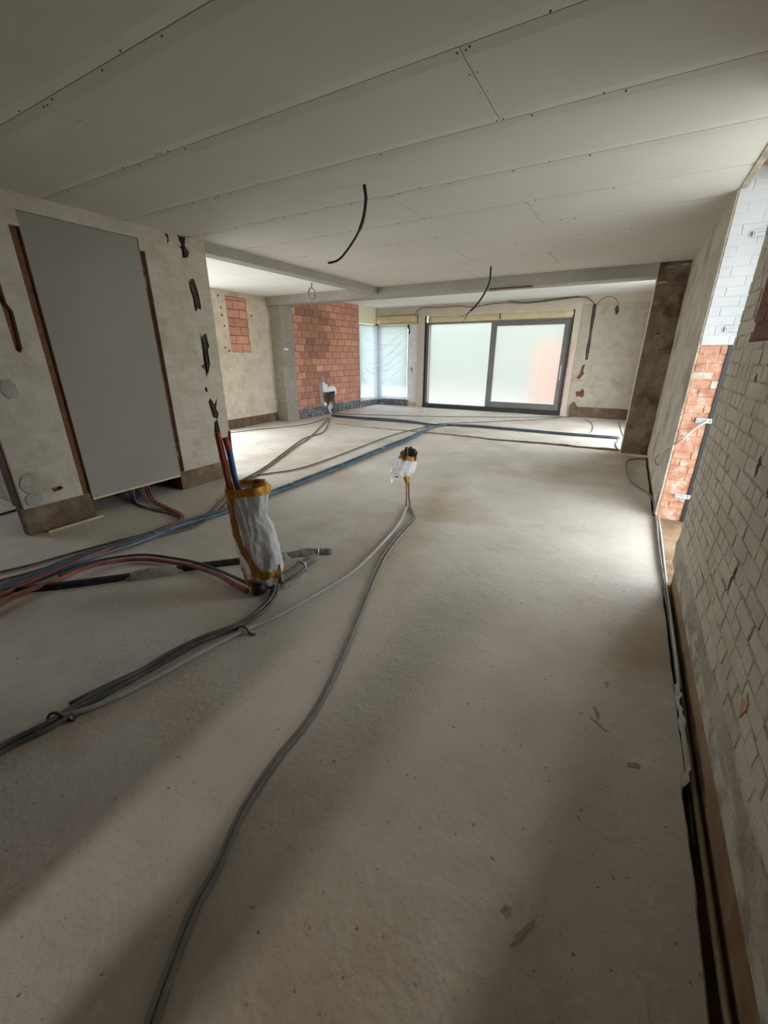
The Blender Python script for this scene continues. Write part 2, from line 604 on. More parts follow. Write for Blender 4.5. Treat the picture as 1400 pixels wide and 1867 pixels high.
# ---- plasterboard ceiling of the main room
ceil = MB().box(XL - .1, XR - .004, -.72, 6.93, 2.505, 2.53).build('ceiling', M['board_dark'])
struct(ceil, 'grey plasterboard ceiling with open joints over the main room', 'ceiling')
JY = [-.49, .12, .73, 1.34, 1.95, 2.56, 3.17, 3.81, 4.42, 5.04, 5.65, 6.26, 6.93]
BUTT = {1: [-2.2], 2: [-.4], 3: [-2.6], 4: [-.78], 5: [-2.9], 6: [-1.765], 7: [-.907], 8: [-2.5], 9: [-1.033 - .9], 10: [-1.033], 11: [-2.2]}


def board(x0, x1, y0, y1):
    """One board: tapered long edges, slightly recessed towards the joints."""
    g, t, tw = .0022, .0050, .062
    prof = [(y0 + g, ZC + t), (y0 + tw, ZC), (y1 - tw, ZC), (y1 - g, ZC + t), (y1 - g, ZC + .0125), (y0 + g, ZC + .0125)]
    mb = MB()
    a, b = x0 + g, x1 - g
    return mb.prism(prof, lambda y, z: (a, y, z), lambda y, z: (b, y, z)).build('plasterboard', M['board'], ceil)


screws = []
for i in range(len(JY) - 1):
    y0, y1 = JY[i], JY[i + 1]
    xs = [XL - .02] + BUTT.get(i, []) + [XR - .006]
    for a, b in zip(xs[:-1], xs[1:]):
        board(a, b, y0, y1)
    x = XL + .25 + .1 * (i % 3)
    while x < XR - .1:
        for y in (y0 + .014, y1 - .016):
            if random.random() < .5: screws.append((x + random.uniform(-.02, .02), y))
        x += .42
    for bx in BUTT.get(i, []):
        for f in (.04, .28, .52, .76, .96):
            for dx in (-.016, .018):
                if random.random() < .8: screws.append((bx + dx, y0 + (y1 - y0) * f))
mb = MB()
for x, y in screws:
    n = 6
    mb.add([(x + .0038 * math.cos(k * PI / 3), y + .0038 * math.sin(k * PI / 3), ZC - .0012) for k in range(n)] +
           [(x + .0038 * math.cos(k * PI / 3), y + .0038 * math.sin(k * PI / 3), ZC + .004) for k in range(n)],
           [tuple(range(n))] + [(k, (k + 1) % n, (k + 1) % n + n, k + n) for k in range(n)])
o = mb.build('screw_heads', M['print_dark'], ceil)
o['kind'] = 'stuff'

# ---- other ceilings
c2 = MB().box(-7.0, -4.22, 1.62, 7.02, 2.5, 2.66).build('ceiling_annex', M['white_ceiling'])
struct(c2, 'white plaster ceiling of the side bay on the left', 'ceiling')
c3 = MB().box(-7.0, .9, 7.22, 11.2, ZF, 2.66).build('ceiling_far', M['white_ceiling'])
struct(c3, 'white plaster ceiling in front of the film-covered windows', 'ceiling')
c4 = MB().box(-7.0, -4.14, -.72, 1.52, ZC, 2.66).build('ceiling_hall', M['white_ceiling'])
struct(c4, 'plaster ceiling of the hall behind the left wall', 'ceiling')

# ---- beams
bm1 = MB().box(-4.24, -4.06, 3.36, 6.93, 2.389, 2.66).build('trim_1', M['beam'], bevel=.006)
struct(bm1, 'grey rendered beam over the wide opening on the left', 'beam')
bm2 = MB().box(-6.72, .104, 6.93, 7.24, 2.338, 2.66).build('trim_2', M['beam'], bevel=.006)
struct(bm2, 'long grey rendered cross beam in front of the windows', 'beam')
o = MB().box(-2.09, -1.45, 6.915, 7.0, 2.322, 2.340).build('wood_strip', M['wood_dark'], bevel=.003)
tag(o, 'dark brown wooden strip under the middle of the cross beam', 'wood strip')

# ================================================================== left wall (with the boarded-up opening)
wl = MB()
wl.box(-4.16, -4.082, 1.24, 1.75, 0, ZC + .1)
wl.box(-4.16, -4.082, 2.645, 3.36, 0, ZC + .1)
wl.box(-4.16, -4.082, 1.75, 2.645, 2.375, ZC + .1)
wall_left = wl.build('wall_left', M['red_core'])
struct(wall_left, 'cream limewashed brick wall on the left with chiselled chases', 'wall')
# painted coat
coats = []
def coat(y0, y1, z0, z1):
    o = MB().box(-4.082, -4.0418, y0, y1, z0, z1).build('limewash_coat', M['cream'], wall_left)
    coats.append(o)
coat(1.245, 1.682, .232, ZC)
coat(2.69, 3.36, .205, ZC)
coat(1.682, 2.69, 2.375, ZC)
coat(1.682, 1.75, 2.27, 2.375)
coat(2.645, 2.69, 2.28, 2.375)
pl = []
for (y0, y1, h) in ((1.24, 1.745, .236), (2.645, 3.36, .212)):
    mb = MB()
    mb.grid(lambda u, v: (-4.058 + .012 * fbm(u * 3 + y0, v, 1, 3), y0 + (y1 - y0) * u, h * v * (1 + .03 * fbm(u * 8, y0, 3, 1)) - .002), 24, 6)
    o = mb.build('plinth', M['mud'], wall_left, True)
    o['label'] = 'brown unpainted plinth below the limewash'
# end face of the plinth towards the hall
MB().box(-4.16, -4.06, 1.232, 1.242, 0, .24).build('plinth', M['mud'], wall_left)
CH = .0635
ROWS_S = [(.19, 0), (.19, .095)]
lb = lay_bricks(wall_left, 'x+', XL, 1.245, 1.682, .236, ZC - .004, CH, ROWS_S, M['cream'], joint=.0045, D=.012, chamfer=.002, jitter=.0006, limit=140)
lb += lay_bricks(wall_left, 'x+', XL, 2.69, 3.358, .209, ZC - .004, CH, ROWS_S, M['cream'], joint=.0045, D=.012, chamfer=.002, jitter=.0006, limit=170)
HOLES = [
    [(3.053, 2.481), (3.149, 2.482), (3.127, 2.404), (3.151, 2.371), (3.167, 2.355), (3.138, 2.302), (3.081, 2.293), (3.082, 2.363), (3.062, 2.383), (3.09, 2.402)],
    [(3.106, 2.11), (3.12, 2.085), (3.135, 2.118), (3.173, 2.124), (3.2, 2.028), (3.206, 1.993), (3.216, 1.866), (3.203, 1.834), (3.173, 1.852), (3.147, 1.819), (3.129, 1.828), (3.13, 1.935), (3.112, 2.008)],
    [(3.148, 1.614), (3.165, 1.57), (3.193, 1.6), (3.23, 1.612), (3.237, 1.536), (3.248, 1.481), (3.222, 1.452), (3.222, 1.295), (3.184, 1.21), (3.149, 1.171), (3.147, 1.24), (3.099, 1.28), (3.145, 1.302), (3.149, 1.435), (3.149, 1.474)],
    [(3.129, 0.909), (3.165, 0.942), (3.20, .87), (3.253, 0.934), (3.218, 0.822), (3.244, 0.757), (3.22, 0.704), (3.157, 0.736), (3.141, 0.812)],
    [(3.168, 0.673), (3.212, 0.705), (3.229, 0.538), (3.20, 0.21), (3.165, 0.212), (3.158, 0.356), (3.139, 0.552)],
    [(2.919, 2.467), (2.958, 2.466), (2.957, 2.408), (2.93, 2.385), (2.945, 2.433)],
    [(3.107, 1.064), (3.136, 1.062), (3.141, 1.015), (3.111, 1.005)],
    [(1.485, 2.02), (1.53, 2.02), (1.535, 1.75), (1.56, 1.70), (1.55, 1.44), (1.53, 1.41), (1.505, 1.43), (1.50, 1.7)],
    [(1.46, .350), (1.53, .357), (1.55, .338), (1.525, .322), (1.475, .318)],
]
cut(lb, HOLES, 'x', -4.10, -4.0)
cut(coats, HOLES, 'x', -4.095, -4.0)
# broken masonry at the bottom of the chiselled holes, darkened for depth shade
for poly in HOLES[:5]:
    us = [p[0] for p in poly]; vs = [p[1] for p in poly]
    mb = MB()
    a, b, c, d = min(us) - .01, max(us) + .01, min(vs) - .01, max(vs) + .01
    mb.grid(lambda u, v: (-4.071 + .010 * fbm(u * 2 + a * 9, v * 5, 2, 2), a + (b - a) * u, c + (d - c) * v), 6, 16)
    o = mb.build('broken_masonry', M['dark_core'], wall_left)
    o['label'] = 'broken masonry in a chiselled chase, darkened for its depth shade'
# old cables in the chases
for k, (ya, yb, za, zb) in enumerate([(3.12, 3.17, 2.10, 1.85), (3.16, 3.19, 1.60, 1.20), (3.185, 3.20, 1.59, 1.22), (3.16, 3.2, .92, .73), (3.19, 3.185, .69, .25), (3.10, 3.12, 2.46, 2.31)]):
    p = spline([(-4.056, ya, za), (-4.052, (ya + yb) / 2 + .008, (za + zb) / 2), (-4.056, yb, zb)], 5)
    MB().tube(p, .008, 6).build('old_cable', M['cable_black'], wall_left, True)
# cement dabs
for k, (y, z, a, b) in enumerate([(1.392, 1.155, .052, .075), (1.325, .43, .058, .085), (1.325, .295, .062, .06)]):
    poly = ragged(y, z, a, b, 16, k + 3, .14)
    o = MB().prism(poly, lambda u, v: (-4.0325, u, v), lambda u, v: (-4.05, u, v)).build('cement_patch', M['cement_lump'], wall_left, bevel=.002)
    o['label'] = 'grey cement dab on the limewash'
# the boarded-up opening
pan = empty('plasterboard_panel', (-4.06, 2.2, .17))
tag(pan, 'tall grey plasterboard panel closing the opening in the left wall', 'panel')
def pboard(y0, y1):
    o = MB().box(-4.064, -4.050, y0, y1, .176, 2.372).build('board', M['panel'], None)
    o.parent = pan
    o.matrix_parent_inverse = Matrix.Translation(-pan.location)
    return o
pboard(1.752, 2.4065); pboard(2.4066, 2.643)
def under(o, root):
    o.parent = root
    o.matrix_parent_inverse = Matrix.Translation(-Vector(root.location))
    return o
under(MB().box(-4.12, -4.052, 1.755, 2.64, .158, .1755).build('bottom_batten', M['wood']), pan)
under(MB().box(-4.12, -4.065, 1.755, 1.80, .176, 2.37).build('side_batten', M['wood']), pan)
under(MB().box(-4.12, -4.065, 2.60, 2.64, .176, 2.37).build('side_batten', M['wood']), pan)
o = MB().box(-4.008, -3.985, 1.335, 1.78, .001, .020).build('wooden_lath', M['wood'], bevel=.002)
tag(o, 'pale wooden lath lying at the foot of the left wall', 'lath')

cv = MB().box(-4.52, -4.50, 1.66, 2.72, 0, 2.6).box(-4.50, -4.16, 1.66, 1.70, 0, 2.6).box(-4.50, -4.16, 2.68, 2.72, 0, 2.6)  # box added to stop side bay light showing under the panel
cv.build('cavity_light_block', M['dark_core'], wall_left)['label'] = 'dark box added behind the plasterboard panel to block bay light'

# ---- hall seen past the near end of the left wall
h = MB().box(-4.97, -4.17, 1.52, 1.62, 0, 2.66).build('wall_hall', M['brown_brick'])
struct(h, 'dark brown brick wall end just behind the near edge of the left wall', 'wall')
lay_bricks(h, 'y-', 1.508, -4.97, -4.17, .0, 2.3, CH, ROWS_S, M['brown_brick'], joint=.009, D=.02, limit=120)
o = MB().box(-5.085, -4.972, 1.49, 1.60, 0, 2.3).build('trim_3', M['frame_black'])
struct(o, 'black door lining beside the brown hall wall', 'trim')
hw = MB()
hw.box(-7.0, -5.09, 1.52, 1.62, 0, 2.66)
hw = hw.build('wall_hall_end', M['plaster'])
struct(hw, 'pale wall at the end of the hall on the left', 'wall')

# ================================================================== side bay on the left: wall with a patch of terracotta blocks
wa = MB()
wa.box(-7.0, XA, -.72, -.15, 0, 2.66); wa.box(-7.0, XA, -.15, .75, 0, .9); wa.box(-7.0, XA, -.15, .75, 2.1, 2.66)
wa.box(-7.0, XA, .75, 1.9, 0, 2.66)
wa.box(-7.0, XA, 1.9, 5.4, 0, .05); wa.box(-7.0, XA, 1.9, 5.4, 2.45, 2.66)
wa.box(-7.0, XA - .05, 5.4, 7.37, 0, 2.66)
wall_annex = wa.build('wall_annex', M['terra_joint'])
struct(wall_annex, 'cream rendered wall of the side bay with a brick patch', 'wall')
skin = MB()
PY0, PY1, PZ0, PZ1 = 5.895, 6.392, 1.441, 2.412
skin.box(XA - .05, XA, 5.4, PY0, .19, 2.5)
skin.box(XA - .05, XA, PY1, 7.02, .19, 2.5)
skin.box(XA - .05, XA, PY0, PY1, .19, PZ0)
skin.box(XA - .05, XA, PY0, PY1, PZ1, 2.5)
skin.build('render_coat', M['annex_plaster'], wall_annex)['label'] = 'peach cream render'
MB().box(XA - .055, XA - .012, 5.4, 7.02, 0, .189).build('plinth', M['mud'], wall_annex)
tcol = lambda info, r: (lambda s: (s, s * r.uniform(.95, 1.03), s * r.uniform(.92, 1.05), 1))(r.uniform(.82, 1.1))
lay_bricks(wall_annex, 'x+', XA - .012, PY0, PY1, PZ0, PZ1, .152, [(.30, 0), (.30, .13)], M['terracotta'], joint=.009, D=.04, chamfer=.004, color=tcol)
# dark fixing holes left of the patch
for k, (y, z) in enumerate([(5.74, 2.40), (5.77, 2.20), (5.775, 2.08), (5.80, 1.90), (5.76, 1.52), (5.84, 1.46), (6.50, 2.12)]):
    MB().prism(ragged(y, z, .018, .022, 8, k), lambda u, v: (XA + .002, u, v), lambda u, v: (XA - .01, u, v)).build('fixing_hole', M['dark_core'], wall_annex)

# ---- concrete block pillar under the end of the cross beam
bp = MB().box(XA - .02, -6.436, 7.006, 7.372, 0, 2.338).build('wall_pillar', M['block_joint'])
struct(bp, 'grey concrete block pillar at the end of the cross beam', 'pillar')
z = 0.0
k = 0
for hgt in (.17, .245, .245, .245, .245, .245, .245, .245, .245, .205):
    o = MB().box(XA - .01, -6.43, 7.0, 7.374, z + .004, z + hgt - .004).build('concrete_block', M['block'], bp, bevel=.006)
    z += hgt
    k += 1
o = MB().box(-6.4295, -6.428, 7.05, 7.17, 1.485, 1.525).build('masking_tape', M['white_plastic'])
tag(o, 'short strip of white tape on the concrete block pillar', 'tape')

# ---- terracotta block wall
wb = MB().box(-7.0, XB - .012, 7.374, 10.09, 0, 2.66).build('wall_brick', M['terra_joint'])
struct(wb, 'terracotta block wall left of the corner window, damp on one side', 'wall')


def damp(info, r):
    a, b, z, h, k = info
    u = (a + b) / 2
    edge = 8.55 + .25 * math.sin(z * 4.1) + .2 * math.sin(z * 9 + 1)
    s = r.uniform(.92, 1.12)
    if 7.72 < u < edge: s *= r.uniform(.60, .74)
    return (s, s * r.uniform(.96, 1.03), s * r.uniform(.95, 1.05), 1)


lay_bricks(wb, 'x+', XB, 7.374, 10.088, .125, ZF, .1485, [(.305, .04), (.305, .20), (.305, .11), (.305, .255)], M['terracotta'], joint=.009, D=.03, chamfer=.004, color=damp, jitter=.003, limit=300)

# ---- corner window end of that wall, and the wall with the sliding door
ws = MB()
ws.box(-6.8, XB, 10.09, 10.97, 0, .185)
ws.box(-6.8, XB, 10.09, 10.97, 2.19, 2.66)
wside = ws.build('wall_corner', M['pale_foam'])
struct(wside, 'pale yellow boarded head and sill of the side window in the corner', 'wall')
wf = MB()
wf.box(-6.8, -5.455, 11.0, 11.25, 0, .17)
wf.box(-6.8, -4.985, 11.0, 11.25, 2.43, 2.66)
wf.box(-6.8, -5.455, 11.03, 11.25, 2.17, 2.43)
wf.box(-5.455, -5.185, 11.03, 11.25, 0, 2.43)
wf.box(-4.985, -1.30, 11.0, 11.25, 2.352, 2.66)
wf.box(-1.30, .9, 11.0, 11.25, 0, 2.66)
wf.box(-5.185, -4.985, 10.985, 11.25, 0, 2.43)
wall_far = wf.build('wall_far', M['tan'])
struct(wall_far, 'tan rendered end wall around the sliding door and corner window', 'wall')
o = MB().box(-1.15, .47, 10.985, 11.0, .245, 2.445).build('limewash_coat', M['cream'], wall_far)
o['label'] = 'cream limewashed brick right of the sliding door'
o = MB().box(-5.45, -5.19, 11.018, 11.03, .12, 2.16).build('lining_board', M['white_frame'], wall_far)
o['label'] = 'pale lining board beside the corner window'
for k, (x, z, a, b) in enumerate([(-5.36, 1.02, .03, .06), (-5.34, .93, .02, .03), (-5.30, .46, .04, .05)]):
    MB().prism(ragged(x, z, a, b, 9, k), lambda u, v: (u, 11.014, v), lambda u, v: (u, 11.02, v)).build('tear', M['cement_lump'] if k < 2 else M['pale_foam'], wall_far)
o = MB().box(-1.02, .46, 10.975, 10.99, 0, .235).build('plinth', M['mud'], wall_far)
# foam over the window heads
for (x0, x1, y, z0, z1, seed) in ((-6.44, -5.20, 10.985, 2.20, 2.40, 1),):
    mb = MB()
    mb.grid(lambda u, v: (x0 + (x1 - x0) * u, y - .045 * math.sin(v * PI) ** .6 + .006 * fbm(u * 9, v * 2, seed), z0 + (z1 - z0) * v), 40, 8)
    mb.build('foam_roll', M['foam'], wall_far, True)['label'] = 'yellow insulation roll over the corner window'
MB().box(-6.44, -5.2, 10.96, 11.03, 2.415, 2.44).build('ledge', M['tan'], wall_far)
MB().box(-6.46, -5.2, 10.96, 11.03, 2.165, 2.195).build('ledge', M['foam'], wall_far)
MB().box(-1.15, .47, 10.97, 11.0, 2.44, 2.46).build('ledge', M['tan'], wall_far)

# dark chase and spalled spots right of the sliding door
def chase_at(poly, mat, name='chase'):
    return MB().prism(poly, lambda u, v: (u, 10.981, v), lambda u, v: (u, 11.0, v)).build(name, mat, wall_far)
FH = [[(-.955, 2.43), (-.885, 2.45), (-.875, 2.2), (-.885, 1.9), (-.87, 1.6), (-.875, 1.29), (-.925, 1.29), (-.945, 1.5), (-.93, 1.8), (-.95, 2.1)],
      [(-.98, 1.14), (-.955, 1.17), (-.91, 1.19), (-.93, 1.05), (-.90, .98), (-.96, .90), (-1.0, .86), (-1.05, .89), (-.99, 1.0)],
      [(-1.02, .55), (-.98, .60), (-.93, .58), (-.88, .66), (-.84, .60), (-.83, .50), (-.87, .44), (-.93, .48), (-.99, .46)]]
cut([x for x in wall_far.children if x.name.startswith('limewash')], FH, 'y', 10.9, 10.996)
for poly in FH:
    us = [p[0] for p in poly]; vs = [p[1] for p in poly]
    MB().box(min(us), max(us), 10.9945, 10.9985, min(vs), max(vs)).build('broken_masonry', M['dark_core'] if poly is FH[0] else M['red_core'], wall_far)
o = MB().prism(ragged(-1.02, .17, .09, .16, 12, 4, .2), lambda u, v: (u, 10.93, max(v, 0)), lambda u, v: (u, 11.0, max(v, 0))).build('broken_base', M['mud'], wall_far)

# ================================================================== right wall
wr = MB()
wr.box(.485, .85, -.72, 2.92, -.09, 2.66)
wr.box(.478, .85, -.72, 2.92, -.09, .30)
wr.box(XR, .85, 4.28, 7.5, -.09, 2.66)
wr.box(XR, .85, 7.5, 9.6, -.09, .15)
wr.box(XR, .85, 7.5, 9.6, 2.45, 2.66)
wr.box(XR, .85, 9.6, 11.0, -.09, 2.66)
wr.box(.45, .85, 2.92, 4.28, 2.6, 2.66)
wall_right = wr.build('wall_right', M['plinth_right'])
struct(wall_right, 'limewashed brick wall on the right with a garden door opening', 'wall')
MB().box(.4535, .49, -.72, 2.915, .17, ZC).build('limewash_coat', M['mortar_near'], wall_right)
# lumpy render band just above the plinth
mb = MB()
def band(u, v):
    y = -.3 + 3.22 * u
    zb = .165 + .02 * fbm(y, 0, 1, 3) - .018 * max(0, y - 1.6)
    z = zb + (.352 - zb) * v
    x = .466 - .017 * math.sin(min(1, v * 1.25) * PI / 2) - .006 * fbm(y * 1.2, v * 1.5, 4, 4) + .012 * max(0, v - .8) / .2
    return (x, y, z)
mb.grid(band, 160, 12)
mb.build('render_band', M['plaster'], wall_right, True)['label'] = 'lumpy pale render band above the plinth'
# coat of the far section
mb = MB()
mb.grid(lambda u, v: (XR - .012 - .006 * fbm(u * 5, v * 4, 2, 2) + (.03 if v == 0 else 0), 4.285 + 2.72 * u, .02 + (ZC - .02) * v), 70, 50)
mb.build('render_coat', M['plaster'], wall_right, True)['label'] = 'rough render between the garden door and the column'
# the bricks of the near section
BRN = lambda u, v: (u < 2.592 and u > 1.55 and 1.452 < v < 2.30)
ROWS_R = [(.175, 0), (.0875, .04), (.175, .0875), (.0875, .0)]
nb = lay_bricks(wall_right, 'x-', XR, -.70, 2.915, .345, ZC - .002, CH, ROWS_R, M['cream_near'], joint=.006, D=.03, chamfer=.0035,
                skip=BRN, limit=300, jitter=.0022, variants=6)
MB().box(.4527, .49, 1.55, 2.592, 1.452, 2.30).build('joint_bed', M['dark_core'], wall_right)
lay_bricks(wall_right, 'x-', .4505, 1.552, 2.590, 1.455, 2.30, .07, [(.19, 0), (.19, .095)], M['brown_brick'], joint=.009, D=.02, limit=60, name='brown_brick')
NH = [ragged(1.857, 1.03, .018, .038, 9, 5, .3), ragged(1.717, .645, .014, .055, 9, 6, .3), ragged(1.954, .566, .010, .02, 8, 7, .3), ragged(1.67, 1.0, .012, .03, 8, 3, .3), ragged(2.255, 1.31, .02, .018, 8, 2, .3)]
cut(nb, NH, 'x', .40, .5)
for poly in NH:
    MB().prism(poly, lambda u, v: (.4528, u, v), lambda u, v: (.47, u, v)).build('dark_hole', M['dark_core'], wall_right)
for (y, z, s) in ((1.265, .48, 2),):
    MB().prism(ragged(y, z, .02, .03, 10, s, .45), lambda u, v: (.4475, u, v), lambda u, v: (.46, u, v)).build('chipped_spot', M['orange_brick'], wall_right)
# torn strip of felt at the edge of the trench
mb = MB()
mb.grid(lambda u, v: (floor_edge(1.36 + .55 * u) - .004 + .012 * v + .010 * fbm(u * 5, v, 6, 2), 1.36 + .55 * u, .004 + .024 * v + .010 * fbm(u * 8, v, 2, 1)), 40, 4)
tag(mb.build('felt_strip', M['cement_lump'], None, True), 'torn grey felt strip curling along the trench at the right wall', 'felt strip')

# far jamb of the garden door
jb = MB().box(.452, .85, 4.266, 4.30, 0, 1.472).build('jamb_bed', M['orange_brick'], wall_right)
def jmat(info):
    a, b, z, h, k = info
    return M['grey_mortar'] if (1.10 < z < 1.24 and (k + (a > .52)) % 2 == 0) else M['orange_brick']
lay_bricks(wall_right, 'y-', 4.262, .452, .634, .045, 1.468, .0645, [(.135, 0), (.135, .07), (.18, .05)], M['orange_brick'], joint=.005, D=.035, chamfer=.004,
           matfn=jmat, jitter=.004, variants=6, name='orange_brick')
lay_bricks(wall_right, 'y-', 4.256, .448, .85, 1.475, 2.60, .066, [(.20, .03), (.20, .13)], M['white_paint'], joint=.004, D=.04, chamfer=.003, jitter=.001, name='white_brick')
MB().box(.452, .85, 4.2585, 4.286, 1.470, 2.61).build('paint_bed', M['white_paint'], wall_right)
MB().box(.436, .452, 4.262, 4.30, .02, 2.6).build('jamb_edge', M['plaster'], wall_right, bevel=.004)
o = MB().box(.634, .70, 4.252, 4.29, .0, 1.468).build('jamb_gap', M['cable_black'], wall_right)
o['label'] = 'black strip down the edge of the orange brick jamb'
o = MB().box(.443, .483, 2.92, 4.28, ZC - .006, 2.60).build('head_batten', M['plaster'], wall_right)
# white seep of mortar at the foot of the jamb
MB().prism(ragged(4.36, .13, .03, .12, 12, 8, .35), lambda u, v: (.428, u, max(.005, v)), lambda u, v: (.45, u, max(.005, v))).build('mortar_smear', M['cement_lump'], wall_right)

# column at the right end of the cross beam
cl = MB()
def colface(u, v):
    return (.104 + .37 * u, 6.995 + .010 * fbm(u * 2, v * 7, 1, 2) - (.012 if .02 < v < .9 else 0), ZC * v)
cl.grid(colface, 14, 70)
cl.box(.104, .50, 7.004, 7.37, 0, 2.66)
col = cl.build('wall_column', M['column'])
struct(col, 'stripped brown masonry column at the right end of the beam', 'column')
o = MB().box(.094, .106, 6.988, 7.36, .0, 2.345).build('lit_edge', M['tan'], col)  # pale box paints the window light onto the column's left side
o['label'] = 'column edge painted pale for the window light on it'
for k, (x, z, a, b) in enumerate([(.22, 2.44, .055, .012), (.38, 2.455, .05, .012), (.17, 2.27, .06, .012)]):
    MB().prism(ragged(x, z, a, b, 12, k, .2), lambda u, v: (u, 6.978, v), lambda u, v: (u, 7.0, v)).build('render_scrap', M['plaster'], col)
for k, (x, z, a, b) in enumerate([(.24, 1.66, .035, .012), (.30, 1.46, .018, .008), (.16, .42, .02, .02), (.20, .83, .03, .04)]):
    MB().prism(ragged(x, z, a, b, 10, k + 5, .3), lambda u, v: (u, 6.974, v), lambda u, v: (u, 7.0, v)).build('dark_hole', M['dark_core'] if k < 3 else M['mud'], col)
MB().box(.10, .46, 6.95, 6.99, 0, .03).build('foot_lath', M['wood'], col)

# ---- unseen wall whose two slots shape the floor stripes, added passage, added left light block
bk = MB()
bk.box(-4.2, -1.13, -.9, -.72, 0, 2.66); bk.box(-.27, .85, -.9, -.72, 0, 2.66)
bk.box(-1.13, -.87, -.9, -.72, 2.1, 2.66); bk.box(-.66, -.27, -.9, -.72, 2.1, 2.66)
bk.box(-.87, -.66, -.9, -.72, 0, 2.66)
bk.box(-7.0, -4.2, -.9, -.72, 0, 2.66)
wbk = bk.build('wall_back', M['mud'])
struct(wbk, 'stripped brown wall behind the camera with two slots shaping the floor light stripes', 'wall')
pa = MB()
pa.box(-1.85, -1.7, -4.8, -.9, 0, 2.66); pa.box(.0, .15, -4.8, -.9, 0, 2.66); pa.box(-1.85, .15, -4.95, -4.8, 0, 2.66)
wpa = pa.build('wall_passage', M['mud'])
struct(wpa, 'unseen walls of the passage added around the stripe light', 'wall')
wn_ = MB().box(-4.16, -4.05, -.72, .2, 0, 2.66).build('wall_left_near', M['cream'])
struct(wn_, 'limewashed wall beside the hall opening, left of the camera', 'wall')

# ================================================================== sliding door and windows
door = empty('door_1', (-3.14, 11.0, 0))
struct(door, 'anthracite sliding door with milky film over both panes', 'door')
def dpart(mb, name, mat, parent=None, bevel=0.0, smooth=False):
    o = mb.build(name, mat, None, smooth, bevel)
    if parent is None:
        return under(o, door)
    o.parent = parent
    return o
fr = MB()
fr.box(-4.98, -4.865, 11.05, 11.17, .0, 2.20)
fr.box(-1.40, -1.305, 11.05, 11.17, .0, 2.20)
fr.box(-4.865, -1.40, 11.05, 11.17, 2.15, 2.20)
dpart(fr, 'frame', M['frame'], bevel=.004)
dpart(MB().box(-4.975, -1.31, 10.955, 11.17, .0, .10), 'sill', M['frame_black'], bevel=.01)
dpart(MB().box(-4.865, -3.19, 11.115, 11.125, .10, 2.15), 'pane', M['film'])
sf = MB()
sf.box(-3.19, -3.05, 11.04, 11.10, .105, 2.15)
sf.box(-1.475, -1.385, 11.04, 11.10, .105, 2.15)
sf.box(-3.05, -1.475, 11.04, 11.10, .105, .245)
sf.box(-3.05, -1.475, 11.04, 11.10, 2.06, 2.15)
sash = dpart(sf, 'sash', M['frame'], bevel=.004)
dpart(MB().box(-3.05, -1.475, 11.066, 11.074, .245, 2.06), 'pane', M['film'])
hb = MB().box(-1.438, -1.424, 11.005, 11.045, .90, 1.06).box(-1.440, -1.422, 11.03, 11.042, .82, 1.16)
dpart(hb, 'handle', M['white_plastic'], bevel=.004)
dpart(MB().box(-1.433, -1.424, 11.03, 11.04, .34, .60), 'catch_strip', M['cable_pale'])
dpart(MB().box(-4.875, -4.85, 11.03, 11.05, .14, 2.13), 'white_seal', M['white_plastic'])
# insulation over the door, dark gaps and pink foam at its sides
mb = MB()
mb.grid(lambda u, v: (-4.90 + 3.56 * u, 11.04 - .03 * math.sin(v * PI) + .008 * fbm(u * 30, v * 2, 2), 2.195 + .155 * v), 70, 6)
mb.build('foam_strip', M['foam'], wall_far, True)['label'] = 'yellow insulation strip over the sliding door'
MB().box(-4.985, -4.95, 10.998, 11.05, .0, 2.35).build('dark_gap', M['frame_black'], wall_far)
MB().box(-1.335, -1.296, 10.998, 11.05, .0, 2.35).build('dark_gap', M['frame_black'], wall_far)
mb = MB()
p = [(-1.285 + .012 * fbm(0, z * 9, 1), 10.995, z * .018 * 3) for z in range(4, 32)]
mb.tube(p, [max(.006, .016 + .012 * fbm(3, q[2] * 12, 1)) for q in p], 7)
mb.build('pink_foam_bead', M['pink_foam'], wall_far, True)
MB().prism(ragged(-4.86, 2.27, .03, .05, 9, 3), lambda u, v: (u, 11.0, v), lambda u, v: (u, 11.04, v)).build('pink_foam_lump', M['pink_foam'], wall_far)
MB().box(-2.99, -2.975, 10.99, 11.03, 2.21, 2.34).build('hook', M['frame_black'], wall_far)

win = empty('window_1', (-6.45, 11.0, .185))
struct(win, 'corner window with a grey post behind creased plastic sheeting', 'window')
wfm = MB()
wfm.box(-6.40, -5.46, 11.08, 11.14, .17, .235); wfm.box(-6.40, -5.46, 11.08, 11.14, 2.12, 2.17)
wfm.box(-5.515, -5.46, 11.08, 11.14, .235, 2.12)
wfm.box(-6.66, -6.60, 10.10, 10.94, .185, .235); wfm.box(-6.66, -6.60, 10.10, 10.94, 2.14, 2.19)
wfm.box(-6.66, -6.60, 10.10, 10.15, .235, 2.14)
under(wfm.build('frame', M['white_frame'], None, bevel=.004), win)
under(MB().box(-6.60, -6.40, 10.97, 11.14, .17, 2.19).build('corner_post', M['post'], None, bevel=.006), win)
under(MB().box(-6.56, -5.455, 10.965, 11.03, .17, .195).build('sill_board', M['white_frame'], None, bevel=.004), win)
under(MB().box(-6.5, -6.42, 10.955, 11.0, 2.15, 2.20).build('dark_head_gap', M['frame_black']), win)
under(MB().box(-5.50, -5.45, 10.985, 11.0, 2.06, 2.17).box(-5.47, -5.43, 10.985, 11.0, 1.93, 2.07).build('corner_bracket', M['frame_black'], None, bevel=.003), win)
under(MB().box(-5.475, -5.455, 10.99, 11.0, .21, 2.0).build('edge_bead', M['post']), win)

